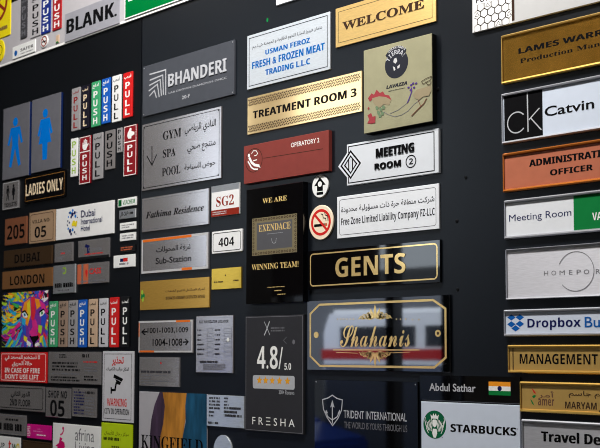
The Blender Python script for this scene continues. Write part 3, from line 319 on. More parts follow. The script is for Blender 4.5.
 {'n': 'small_card', 'c': 'card', 'l': 'small magenta card with fine white print', 'p': [-1.9456, -0.173], 's': [0.0915, 0.0299], 'm': 'magenta_plastic', 't': 3, 'e': [['w', 'small_print', 'white_print', [-0.0439, -0.0114, -0.0329, 0.0114], 6, 51, 0.5], ['w', 'small_print', 'pink_print', [-0.0201, 0.0, 0.0366, 0.0024], 1, 52, 0.6], ['w', 'small_print', 'white_print', [-0.0073, -0.0078, 0.0275, -0.0048], 1, 53, 0.8], ['w', 'small_print', 'pink_print', [-0.0046, 0.0054, 0.0137, 0.0072], 1, 54, 0.6]]},
 {'n': 'logo_plate', 'c': 'sign', 'l': 'white plate with black, red and green letters at the bottom corner', 'p': [-2.0687, -0.221], 's': [0.0985, 0.062], 'm': 'white_acrylic', 't': 3, 'e': [['t', 'lettering', 'black_print', 'UP', 'b', [-0.0347, 0.0046, -0.0135, 0.0162], 0, 0, 0], ['t', 'lettering', 'red_print', 't', 'b', [0.0027, -0.0028, 0.0143, 0.0231], 0, 0, 0], ['t', 'lettering', 'black_print', 'y', 'b', [0.0173, -0.0062, 0.0297, 0.0166], 0, 0, 0], ['t', 'lettering', 'green_print', 'v', 'b', [0.027, -0.0011, 0.0351, 0.0158], 0, 0, 0], ['t', 'lettering', 'yellow_print', 'o', 'b', [0.0356, -0.0006, 0.0485, 0.0188], 0, 0, 0]]},
 {'n': 'bronze_plate', 'c': 'sign', 'l': 'dark bronze plate with double outline under the magenta card', 'p': [-1.9533, -0.2243], 's': [0.1105, 0.0615], 'm': 'bronze_plate', 't': 3, 'e': [['b', 'border', 'dark_brown_print', 0.0025, 0.0012, 0], ['w', 'small_print', 'black_print', [-0.0331, -0.0185, 0.0332, 0.0], 1, 5, 0.8]]},
 {'n': 'logo_plate', 'c': 'sign', 'l': 'white plate with a pink dancing figure and thin grey lettering', 'p': [-1.8075, -0.1814], 's': [0.1678, 0.0613], 'm': 'white_acrylic', 't': 3, 'e': [['c', 'dancer_emblem', 'magenta_print', (-0.0461, 0.021), 0.0035, 0.0035], ['l', 'dancer_emblem', 'magenta_print', 0.0035, [(-0.0438, 0.0174), (-0.0481, 0.0102), (-0.0558, 0.0066)], 0], ['p', 'dancer_emblem', 'magenta_print', [(-0.0574, 0.0024), (-0.0478, -0.0002), (-0.0516, -0.0051), (-0.0404, -0.0082), (-0.0385, -0.0169), (-0.0471, -0.0269), (-0.0622, -0.0279), (-0.0696, -0.0259), (-0.0652, -0.0186), (-0.0732, -0.0166), (-0.061, -0.0104)]], ['t', 'lettering', 'grey_print', 'afrina', 'r', [-0.0027, -0.0016, 0.0641, 0.0239], 0, 0.0, 0], ['t', 'lettering', 'grey_print', 'Living', 'r', [-0.0019, -0.0325, 0.0646, -0.0037], 0, 0.0, 0]]},
 {'n': 'lime_card', 'c': 'card', 'l': 'lime green card with small black print under the camera warning sign', 'p': [-1.67, -0.176], 's': [0.0995, 0.0681], 'm': 'lime_plastic', 't': 3, 'e': [['t', 'arabic_lettering', 'black_print', 'مركز رجال الأعمال', 'a', [-0.0398, 0.0095, 0.0398, 0.0204], 0, 0, 0], ['w', 'small_print', 'black_print', [-0.0418, 0.0, 0.0418, 0.0068], 1, 62, 0.85], ['w', 'small_print', 'black_print', [-0.0149, -0.0136, 0.0099, -0.0095], 1, 63, 0.6]]},
 {'n': 'company_sign', 'c': 'sign', 'l': 'large dark grey sign with raised pale lettering and fanned line emblem', 'p': [-1.4651, 0.5071], 's': [0.2618, 0.0992], 'm': 'slate_metal', 't': 4, 'e': [['l', 'fan_emblem', 'silver_print', 0.0026, [(-0.1102, 0.0307), (-0.0606, 0.0308), (-0.06, -0.0183)], 0], ['l', 'fan_emblem', 'silver_print', 0.0026, [(-0.1092, 0.0192), (-0.0695, 0.0222), (-0.0668, -0.0166)], 0], ['l', 'fan_emblem', 'silver_print', 0.0026, [(-0.1106, 0.0091), (-0.077, 0.0148), (-0.0728, -0.0175)], 0], ['l', 'fan_emblem', 'silver_print', 0.0026, [(-0.112, -0.0015), (-0.0852, 0.0071), (-0.0796, -0.0188)], 0], ['l', 'fan_emblem', 'silver_print', 0.0026, [(-0.1095, -0.0117), (-0.0943, -0.0036), (-0.0879, -0.0188)], 0], ['t', 'lettering', 'silver_print', 'BHANDERI', 'b', [-0.0517, -0.0043, 0.1117, 0.0197], 0, 0, 0.0012], ['t', 'lettering', 'silver_print', 'LAB GROWN DIAMONDS DMCC', 'r', [-0.0509, -0.0177, 0.1114, -0.0142], 0, 0, 0], ['t', 'lettering', 'silver_print', '20-F', 'r', [-0.012, -0.0349, 0.0109, -0.0282], 0, 0.01, 0], ['s', 'screw', 'brushed_aluminium', 0.004, 0.0013]]},
 {'n': 'direction_sign', 'c': 'sign', 'l': 'large brushed silver sign with down arrow for gym, spa and pool', 'p': [-1.4833, 0.3767], 's': [0.2288, 0.1306], 'm': 'brushed_steel', 't': 3, 'e': [['b', 'border', 'black_print', 0.0045, 0.0011, 0], ['l', 'down_arrow', 'black_print', 0.0022, [(-0.0834, 0.0192), (-0.0828, -0.0175)], 0], ['l', 'down_arrow', 'black_print', 0.0022, [(-0.0986, 0.0021), (-0.0828, -0.0179), (-0.0686, 0.0011)], 0], ['t', 'lettering', 'black_print', 'GYM', 's', [-0.0501, 0.0261, 0.0036, 0.0426], 0, 0, 0], ['t', 'lettering', 'black_print', 'SPA', 's', [-0.0496, -0.0081, -0.0125, 0.0075], 0, 0, 0], ['t', 'lettering', 'black_print', 'POOL', 's', [-0.0521, -0.0436, 0.0016, -0.0275], 0, 0, 0], ['t', 'arabic_lettering', 'black_print', 'النادي الرياضي', 'a', [0.0139, 0.0248, 0.1002, 0.0447], 0, 0.008, 0], ['t', 'arabic_lettering', 'black_print', 'منتجع صحي', 'a', [0.022, -0.0106, 0.0998, 0.0056], 0, 0.008, 0], ['t', 'arabic_lettering', 'black_print', 'حوض السباحة', 'a', [0.0138, -0.0426, 0.0998, -0.0288], 0, 0.008, 0], ['s', 'screw', 'black_print', 0.007, 0.0012]]},
 {'n': 'name_plate', 'c': 'sign', 'l': 'brushed silver plate with italic serif residence lettering', 'p': [-1.4987, 0.2636], 's': [0.1944, 0.0659], 'm': 'brushed_steel', 't': 3, 'e': [['b', 'border', 'grey_print', 0.004, 0.0006, 0], ['t', 'lettering', 'black_print', 'Fathima Residence', 'si', [-0.0843, -0.0071, 0.0841, 0.0058], 0, 0.02, 0]]},
 {'n': 'room_plate', 'c': 'sign', 'l': 'brushed silver room plate with painted orange reflections along its edges reading sub-station', 'p': [-1.4988, 0.183], 's': [0.1951, 0.067], 'm': 'brushed_steel', 't': 3, 'e': [['b', 'frame', 'pale_grey_print', 0.0008, 0.004, 0], ['r', 'film_strip', 'orange_film', [-0.0936, 0.0278, 0.0507, 0.0325], 0], ['r', 'film_strip', 'orange_film', [0.0234, -0.0325, 0.0527, -0.0278], 0], ['t', 'arabic_lettering', 'black_print', 'غرفة المحولات', 'a', [-0.0517, 0.0028, 0.0496, 0.0163], 0, 0.01, 0], ['t', 'lettering', 'black_print', 'Sub-Station', 'r', [-0.0532, -0.0167, 0.0506, -0.0049], 0, 0.012, 0]]},  # orange strips paint reflections on the frame's bevelled edges
 {'n': 'number_plate', 'c': 'sign', 'l': 'small white plate reading sg2 over a red band', 'p': [-1.3574, 0.2704], 's': [0.0733, 0.0555], 'm': 'white_acrylic', 't': 3, 'e': [['r', 'band', 'brushed_aluminium', [-0.0367, 0.0166, 0.0367, 0.0278], 0], ['r', 'band', 'brick_red_print', [-0.0367, -0.0278, 0.0367, -0.0161], 0], ['w', 'small_print', 'pale_grey_print', [-0.033, -0.0255, 0.0037, -0.0183], 2, 71, 0.5], ['t', 'lettering', 'brick_red_print', 'SG2', 's', [-0.0235, -0.0105, 0.0233, 0.0082], 0, 0, 0]]},
 {'n': 'number_plate', 'c': 'sign', 'l': 'white plate with black digits 404 in a rounded outline', 'p': [-1.3526, 0.1955], 's': [0.0793, 0.0398], 'm': 'white_acrylic', 't': 3, 'e': [['b', 'border', 'black_print', 0.003, 0.0012, 4], ['t', 'lettering', 'black_print', '404', 'b', [-0.0217, -0.0084, 0.0198, 0.0076], 0, 0, 0]], 'rad': 1.5},
 {'n': 'gold_plate', 'c': 'sign', 'l': 'small bright gold plate with tiny dark marks under the 404 plate', 'p': [-1.3538, 0.1296], 's': [0.0772, 0.0376], 'm': 'gold_satin', 't': 3, 'e': [['w', 'small_print', 'dark_brown_print', [-0.0324, -0.0068, -0.0077, -0.0038], 1, 81, 0.9], ['w', 'small_print', 'dark_brown_print', [0.0193, -0.006, 0.0324, -0.003], 1, 82, 0.9], ['c', 'disc', 'dark_brown_print', (-0.0015, 0.0056), 0.0016, 0.0016]]},
 {'n': 'gold_plate', 'c': 'sign', 'l': 'wide antique gold plate with green emblem and two dark text lines', 'p': [-1.4991, 0.1071], 's': [0.2004, 0.0553], 'm': 'gold_dark', 't': 3, 'e': [['c', 'leaf_emblem', 'lime_print', (-0.0932, 0.0066), 0.003, 0.005], ['c', 'leaf_emblem', 'green_print', (-0.0882, 0.0), 0.003, 0.005], ['c', 'leaf_emblem', 'lime_print', (-0.0912, -0.0066), 0.003, 0.005], ['c', 'leaf_emblem', 'green_print', (-0.0942, -0.0011), 0.003, 0.005], ['t', 'arabic_lettering', 'dark_brown_print', 'المركز المتكامل لتقييم الخدمات', 'a', [-0.0225, 0.0023, 0.0893, 0.0089], 0, 0.01, 0], ['t', 'lettering', 'dark_brown_print', 'INTEGRATED ASSESSMENT CERTIFICATION SERVICES', 'b', [-0.0218, -0.0098, 0.0894, -0.0041], 0, 0, 0]]},
 {'n': 'direction_sign', 'c': 'sign', 'l': 'silver arrow plate with room ranges 1001-1003 and 1004-1008', 'p': [-1.5227, 0.0282], 's': [0.1601, 0.0608], 'm': 'brushed_steel', 't': 3, 'e': [['b', 'frame', 'pale_grey_print', 0.0006, 0.003, 0], ['r', 'film_strip', 'orange_film', [0.032, 0.0261, 0.072, 0.0298], 0], ['r', 'film_strip', 'orange_film', [-0.0768, -0.0298, -0.032, -0.0264], 0], ['r', 'film_strip', 'orange_film', [-0.0792, 0.0, -0.0768, 0.0274], 0], ['t', 'lettering', 'black_print', '1001-1003,1009', 'r', [-0.052, 0.0053, 0.0673, 0.017], 0, 0.012, 0], ['t', 'lettering', 'black_print', '1004-1008', 'r', [-0.0362, -0.0177, 0.0508, -0.004], 0, 0.012, 0], ['p', 'arrow', 'black_print', [(-0.0716, 0.0092), (-0.0618, 0.0156), (-0.0587, 0.0144), (-0.0654, 0.0106), (-0.0531, 0.0113), (-0.053, 0.0086), (-0.0648, 0.0079), (-0.0579, 0.0044), (-0.061, 0.0029)]], ['p', 'arrow', 'black_print', [(0.0692, -0.0102), (0.0606, -0.0043), (0.0578, -0.0057), (0.0635, -0.0091), (0.0527, -0.0098), (0.0527, -0.0124), (0.0635, -0.0117), (0.0585, -0.0154), (0.0613, -0.0169)]]]},  # orange strips are painted reflections along the bevelled frame
 {'n': 'locator_plate', 'c': 'sign', 'l': 'upright silver locator plate with a table of small outlined boxes', 'p': [-1.3844, 0.0132], 's': [0.0983, 0.1017], 'm': 'brushed_steel', 't': 3, 'e': [['l', 'line', 'grey_print', 0.0005, [(-0.047, 0.0471), (0.0461, 0.047)], 0], ['t', 'lettering', 'black_print', 'FILE NAVIGATOR LOCATOR', 'b', [-0.0405, 0.0378, 0.0378, 0.043], 0, 0, 0], ['w', 'small_print', 'dark_grey_print', [-0.0458, 0.024, -0.0345, 0.027], 1, 100, 0.8], ['w', 'small_print', 'dark_grey_print', [0.0017, 0.0237, 0.0159, 0.0266], 1, 120, 0.8], ['l', 'box_outline', 'grey_print', 0.0006, [(0.0263, 0.0217), (0.0454, 0.0215), (0.0453, 0.0272), (0.0263, 0.0274)], 1], ['l', 'box_outline', 'grey_print', 0.0006, [(-0.0189, 0.0223), (-0.003, 0.0221), (-0.0031, 0.0279), (-0.0189, 0.0281)], 1], ['w', 'small_print', 'dark_grey_print', [-0.0457, 0.0152, -0.0344, 0.0183], 1, 101, 0.8], ['w', 'small_print', 'dark_grey_print', [0.0018, 0.015, 0.016, 0.0181], 1, 121, 0.8], ['l', 'box_outline', 'grey_print', 0.0006, [(0.0264, 0.0132), (0.0454, 0.013), (0.0454, 0.0187), (0.0263, 0.0189)], 1], ['l', 'box_outline', 'grey_print', 0.0006, [(-0.0188, 0.0136), (-0.0029, 0.0135), (-0.003, 0.0192), (-0.0189, 0.0194)], 1], ['w', 'small_print', 'dark_grey_print', [-0.0456, 0.0064, -0.0343, 0.0096], 1, 102, 0.8], ['w', 'small_print', 'dark_grey_print', [0.0019, 0.0064, 0.0161, 0.0095], 1, 122, 0.8], ['l', 'box_outline', 'grey_print', 0.0006, [(0.0264, 0.0047), (0.0455, 0.0046), (0.0454, 0.0102), (0.0264, 0.0104)], 1], ['l', 'box_outline', 'grey_print', 0.0006, [(-0.0187, 0.0049), (-0.0029, 0.0048), (-0.0029, 0.0106), (-0.0188, 0.0107)], 1], ['w', 'small_print', 'dark_grey_print', [-0.0455, -0.002, -0.0221, 0.0011], 1, 103, 0.8], ['w', 'small_print', 'dark_grey_print', [0.002, -0.0019, 0.0161, 0.0012], 1, 123, 0.8], ['l', 'box_outline', 'grey_print', 0.0006, [(0.0265, -0.0035), (0.0455, -0.0036), (0.0455, 0.002), (0.0265, 0.0021)], 1], ['l', 'box_outline', 'grey_print', 0.0006, [(-0.0186, -0.0034), (-0.0028, -0.0035), (-0.0028, 0.0023), (-0.0187, 0.0024)], 1], ['w', 'small_print', 'dark_grey_print', [-0.0454, -0.0108, -0.022, -0.0076], 1, 104, 0.8], ['w', 'small_print', 'dark_grey_print', [0.002, -0.0105, 0.0162, -0.0073], 1, 124, 0.8], ['l', 'box_outline', 'grey_print', 0.0006, [(0.0266, -0.0121), (0.0456, -0.0121), (0.0456, -0.0064), (0.0265, -0.0064)], 1], ['l', 'box_outline', 'grey_print', 0.0006, [(-0.0186, -0.0121), (-0.0027, -0.0121), (-0.0028, -0.0063), (-0.0186, -0.0063)], 1], ['w', 'small_print', 'dark_grey_print', [-0.0453, -0.0195, -0.0219, -0.0163], 1, 105, 0.8], ['w', 'small_print', 'dark_grey_print', [0.0021, -0.0191, 0.0233, -0.0159], 1, 125, 0.8], ['l', 'box_outline', 'grey_print', 0.0006, [(0.0266, -0.0206), (0.0456, -0.0205), (0.0456, -0.0149), (0.0266, -0.0149)], 1], ['l', 'box_outline', 'grey_print', 0.0006, [(-0.0185, -0.0207), (-0.0026, -0.0207), (-0.0027, -0.015), (-0.0185, -0.015)], 1], ['c', 'disc', 'white_print', (0.0371, 0.0078), 0.0035, 0.0035], ['w', 'small_print', 'dark_grey_print', [-0.0378, -0.0337, 0.0374, -0.0294], 1, 140, 0.85], ['w', 'small_print', 'grey_print', [-0.029, -0.0385, 0.0305, -0.0354], 1, 141, 0.7], ['w', 'small_print', 'grey_print', [-0.0289, -0.0424, 0.0305, -0.0392], 1, 142, 0.7], ['w', 'small_print', 'grey_print', [-0.0289, -0.0462, 0.0305, -0.0429], 1, 143, 0.7]]},
 {'n': 'notice_plate', 'c': 'sign', 'l': 'small silver notice with red mark and fine print above the striped poster', 'p': [-1.5397, -0.0382], 's': [0.1189, 0.0544], 'm': 'brushed_steel', 't': 3, 'e': [['c', 'disc', 'red_print', (0.0059, 0.0163), 0.002, 0.002], ['w', 'small_print', 'dark_grey_print', [-0.0535, -0.0027, 0.0452, 0.0022], 1, 151, 0.8], ['w', 'small_print', 'grey_print', [-0.0535, -0.0087, 0.0535, -0.0054], 1, 152, 0.7], ['w', 'small_print', 'grey_print', [-0.0535, -0.0141, -0.0059, -0.0109], 1, 153, 0.7], ['w', 'small_print', 'grey_print', [-0.0535, -0.019, 0.0357, -0.0163], 1, 154, 0.7], ['w', 'small_print', 'grey_print', [-0.0535, -0.0245, -0.0119, -0.0218], 1, 155, 0.6]]},
 {'n': 'poster', 'c': 'poster', 'l': 'poster with white, ochre and teal brushed bands over dark serif lettering', 'p': [-1.501, -0.1333], 's': [0.1951, 0.1133], 'm': 'poster_white', 't': 3, 'e': [['p', 'plum_band', 'plum_print', [(-0.0359, 0.0571), (-0.0053, 0.0572), (-0.0037, -0.0666), (-0.0568, -0.0703), (-0.0635, -0.0231), (-0.0599, 0.0048), (-0.0503, 0.0328)]], ['p', 'ochre_band', 'ochre_print', [(-0.0268, 0.0568), (0.0435, 0.0571), (0.0427, 0.024), (0.0356, -0.0104), (0.0302, -0.035), (0.0238, -0.0646), (-0.029, -0.0684), (-0.0335, -0.0289), (-0.0241, -0.0011), (-0.0198, 0.0314)]], ['p', 'teal_band', 'teal_print', [(0.0423, 0.057), (0.0978, 0.0572), (0.0989, -0.0592), (0.0268, -0.0644), (0.032, -0.0227), (0.0403, 0.0044), (0.0389, 0.0335)]], ['t', 'lettering', 'black_print', 'KINGFIELD', 's', [-0.0899, -0.0516, 0.0883, -0.0251], 0, 0, 0]]},
 {'n': 'company_plate', 'c': 'sign', 'l': 'small silver plate with two columns of fine print beside the striped poster', 'p': [-1.3553, -0.105], 's': [0.0982, 0.0557], 'm': 'bright_steel', 't': 3, 'e': [['w', 'small_print', 'dark_grey_print', [-0.0416, 0.0202, -0.0125, 0.0242], 1, 160, 0.75], ['w', 'small_print', 'dark_grey_print', [-0.0022, 0.021, 0.0102, 0.0245], 1, 170, 0.8], ['w', 'small_print', 'dark_grey_print', [-0.0415, 0.0143, -0.0125, 0.0184], 1, 161, 0.75], ['w', 'small_print', 'dark_grey_print', [-0.0022, 0.0153, 0.0103, 0.0187], 1, 171, 0.8], ['w', 'small_print', 'dark_grey_print', [-0.0415, 0.0085, -0.0125, 0.0126], 1, 162, 0.75], ['w', 'small_print', 'dark_grey_print', [-0.0021, 0.0095, 0.0103, 0.013], 1, 172, 0.8], ['w', 'small_print', 'dark_grey_print', [-0.0414, 0.0022, -0.0124, 0.0064], 1, 163, 0.75], ['w', 'small_print', 'dark_grey_print', [-0.0021, 0.0034, 0.0438, 0.0081], 1, 173, 0.8], ['w', 'small_print', 'dark_grey_print', [-0.0413, -0.0044, -0.0279, -0.0007], 1, 164, 0.75], ['w', 'small_print', 'dark_grey_print', [-0.002, -0.0032, 0.0439, 0.0017], 1, 174, 0.8], ['w', 'small_print', 'dark_grey_print', [-0.0413, -0.011, -0.0279, -0.0073], 1, 165, 0.75], ['w', 'small_print', 'dark_grey_print', [-0.002, -0.0097, 0.0439, -0.0047], 1, 175, 0.8], ['w', 'small_print', 'dark_grey_print', [-0.0435, -0.0239, -0.0145, -0.0195], 1, 180, 0.6]]},
 {'n': 'oval_plate', 'c': 'sign', 'l': 'plain oval silver plate below the small two-column plate', 'p': [-1.3605, -0.176], 's': [0.049, 0.058], 'm': 'bright_steel', 't': 3, 'e': [['w', 'small_print', 'grey_print', [-0.0098, -0.0058, 0.0098, 0.0], 1, 3, 0.6]], 'oval': 1},
 {'n': 'rating_sign', 'c': 'sign', 'l': 'upright dark sign rated 4.8 with five gold stars', 'p': [-1.2325, -0.0374], 's': [0.1378, 0.1964], 'm': 'slate_black', 't': 5, 'e': [['b', 'border', 'grey_print', 0.0015, 0.0008, 0], ['l', 'cross_emblem', 'silver_print', 0.0012, [(-0.0222, 0.088), (-0.0085, 0.0654)], 0], ['l', 'cross_emblem', 'silver_print', 0.002, [(-0.0094, 0.0889), (-0.0149, 0.0778), (-0.0221, 0.065)], 0], ['w', 'small_print', 'grey_print', [-0.0062, 0.0704, 0.0265, 0.0794], 2, 7, 0.5], ['t', 'lettering', 'white_print', '4.8/', 'b', [-0.0395, 0.0081, 0.022, 0.0468], 0, 0, 0], ['t', 'lettering', 'white_print', '5.0', 'b', [0.0259, 0.0072, 0.0412, 0.0183], 0, 0, 0], ['r', 'rating_bar', 'silver_print', [-0.0496, -0.0255, 0.0496, -0.0029], 0.004], ['star', 'star', 'amber_print', (-0.0338, -0.0115), 0.0075], ['star', 'star', 'amber_print', (-0.0186, -0.0116), 0.0075], ['star', 'star', 'amber_print', (-0.0028, -0.0116), 0.0075], ['star', 'star', 'amber_print', (0.0144, -0.0116), 0.0075], ['star', 'star', 'amber_print', (0.0329, -0.0116), 0.0075], ['t', 'lettering', 'silver_print', '300+ Reviews', 'r', [0.0129, -0.0338, 0.0488, -0.0268], 0, 0, 0], ['t', 'lettering', 'white_print', 'F R Ξ S H A', 'r', [-0.0504, -0.0869, 0.0497, -0.0734], 0, 0, 0], ['c', 'disc', 'grey_print', (0.0472, 0.0533), 0.003, 0.004], ['l', 'line', 'grey_print', 0.0008, [(0.0312, 0.0617), (0.0235, 0.0562), (0.0312, 0.0501)], 0]]},
 {'n': 'award_sign', 'c': 'sign', 'l': 'tall glossy black award sign with gold winning team lettering', 'p': [-1.2255, 0.181], 's': [0.1349, 0.1983], 'm': 'black_mirror', 't': 12, 'e': [['t', 'lettering', 'gold_print', 'WE ARE', 's', [-0.0274, 0.0715, 0.0305, 0.08], 0, 0, 0], ['r', 'plaque', 'aged_gold_print', [-0.0526, -0.0169, 0.054, 0.0476], 0], ['r', 'plaque_face', 'grey_plastic_dark', [-0.0411, -0.0079, 0.0432, 0.0387], 0], ['dotrow', 'plaque_pattern', 'dark_brown_print', [-0.0526, -0.0169, 0.054, 0.0476], 0.0062, 0.0024], ['t', 'lettering', 'gold_print', 'EXENDACE', 's', [-0.0364, 0.0233, 0.0394, 0.0353], 0, 0, 0], ['w', 'small_print', 'silver_print', [-0.016, 0.0178, 0.0212, 0.0188], 1, 11, 0.4], ['l', 'cup_emblem', 'silver_print', 0.0007, [(-0.0055, 0.0101), (-0.0034, 0.003), (0.0007, 0.0012), (0.0049, 0.0029), (0.0062, 0.0102)], 0], ['t', 'lettering', 'gold_print', 'WINNING TEAM!', 's', [-0.0533, -0.0416, 0.0574, -0.0316], 0, 0, 0], ['w', 'small_print', 'gold_print', [-0.0156, -0.0732, 0.0257, -0.0719], 1, 12, 0.6], ['w', 'small_print', 'gold_print', [0.0022, -0.0797, 0.0192, -0.0777], 1, 13, 0.6], ['w', 'small_print', 'gold_print', [0.0083, -0.086, 0.0276, -0.0844], 1, 14, 0.7]]},
 {'n': 'company_sign', 'c': 'sign', 'l': 'silver sign with blue meat trading lettering in a dark outline', 'p': [-1.2043, 0.5078], 's': [0.1957, 0.0963], 'm': 'bright_aluminium', 't': 3, 'e': [['b', 'border', 'black_print', 0.005, 0.0012, 0], ['t', 'arabic_lettering', 'dark_grey_print', 'عثمان فيروز لتجارة اللحوم الطازجة و المجمدة ش.ذ.م.م', 'a', [-0.084, 0.0206, 0.0813, 0.029], 0, 0.01, 0], ['t', 'lettering', 'azure_print', 'USMAN FEROZ', 'b', [-0.0515, 0.0055, 0.0534, 0.0142], 0, 0.04, 0], ['t', 'lettering', 'azure_print', 'FRESH & FROZEN MEAT', 'b', [-0.0844, -0.0137, 0.0862, -0.0011], 0, 0.03, 0], ['t', 'lettering', 'azure_print', 'TRADING L.L.C', 'b', [-0.0513, -0.0306, 0.0534, -0.0205], 0, 0.04, 0]], 'rad': 1.5},
 {'n': 'room_sign', 'c': 'sign', 'l': 'gold room sign reading treatment room 3 between two patterned bands', 'p': [-1.1698, 0.4123], 's': [0.2615, 0.0657], 'm': 'gold_mirror', 't': 3, 'e': [['t', 'lettering', 'black_print', 'TREATMENT ROOM 3', 'b', [-0.1166, -0.0067, 0.1197, 0.0069], 0, 0.04, 0], ['weave', 'patterned_band', 'dark_brown_print', [-0.1276, 0.0171, 0.1276, 0.0296]], ['weave', 'patterned_band', 'dark_brown_print', [-0.1276, -0.0296, 0.1276, -0.0171]]]},
 {'n': 'room_sign', 'c': 'sign', 'l': 'brick red room sign with round dental chair icon reading operatory 2', 'p': [-1.2042, 0.3254], 's': [0.1993, 0.0667], 'm': 'brick_red_paint', 't': 8, 'e': [['t', 'lettering', 'white_print', 'OPERATORY 2', 'r', [0.0148, 0.0159, 0.0789, 0.0237], 0, 0.008, 0], ['l', 'line', 'dark_brown_print', 0.0009, [(-0.0507, 0.0062), (0.087, 0.0041)], 0], ['o', 'ring', 'dark_brown_print', (-0.0742, 0.0057), 0.0205, 0.0011, 0, 360], ['l', 'dental_chair_icon', 'white_print', 0.0046, [(-0.0861, 0.0121), (-0.0797, 0.0025), (-0.0722, -0.0028), (-0.0611, -0.0055)], 0], ['l', 'dental_chair_icon', 'white_print', 0.0026, [(-0.0892, 0.0059), (-0.0803, -0.0062), (-0.0734, -0.0101), (-0.0642, -0.0112)], 0], ['c', 'dental_chair_icon', 'white_print', (-0.0867, 0.0157), 0.0026, 0.0032], ['l', 'dental_chair_icon', 'white_print', 0.0014, [(-0.0804, 0.0175), (-0.0755, 0.0226), (-0.0686, 0.0217), (-0.0649, 0.0164), (-0.0686, 0.0134), (-0.0736, 0.0136)], 0], ['l', 'dental_chair_icon', 'white_print', 0.0018, [(-0.076, 0.0051), (-0.0667, 0.0057)], 0], ['l', 'dental_chair_icon', 'white_print', 0.0018, [(-0.0611, -0.0055), (-0.0586, -0.0097)], 0]]},
 {'n': 'welcome_sign', 'c': 'sign', 'l': 'gold plate with dark serif welcome lettering in a thin outline', 'p': [-0.9943, 0.5248], 's': [0.1998, 0.0646], 'm': 'gold_bright', 't': 3, 'e': [['b', 'border', 'dark_brown_print', 0.0065, 0.0007, 0], ['t', 'lettering', 'dark_brown_print', 'WELCOME', 's', [-0.0846, -0.0071, 0.0781, 0.0066], 0, 0, 0.0006]]},
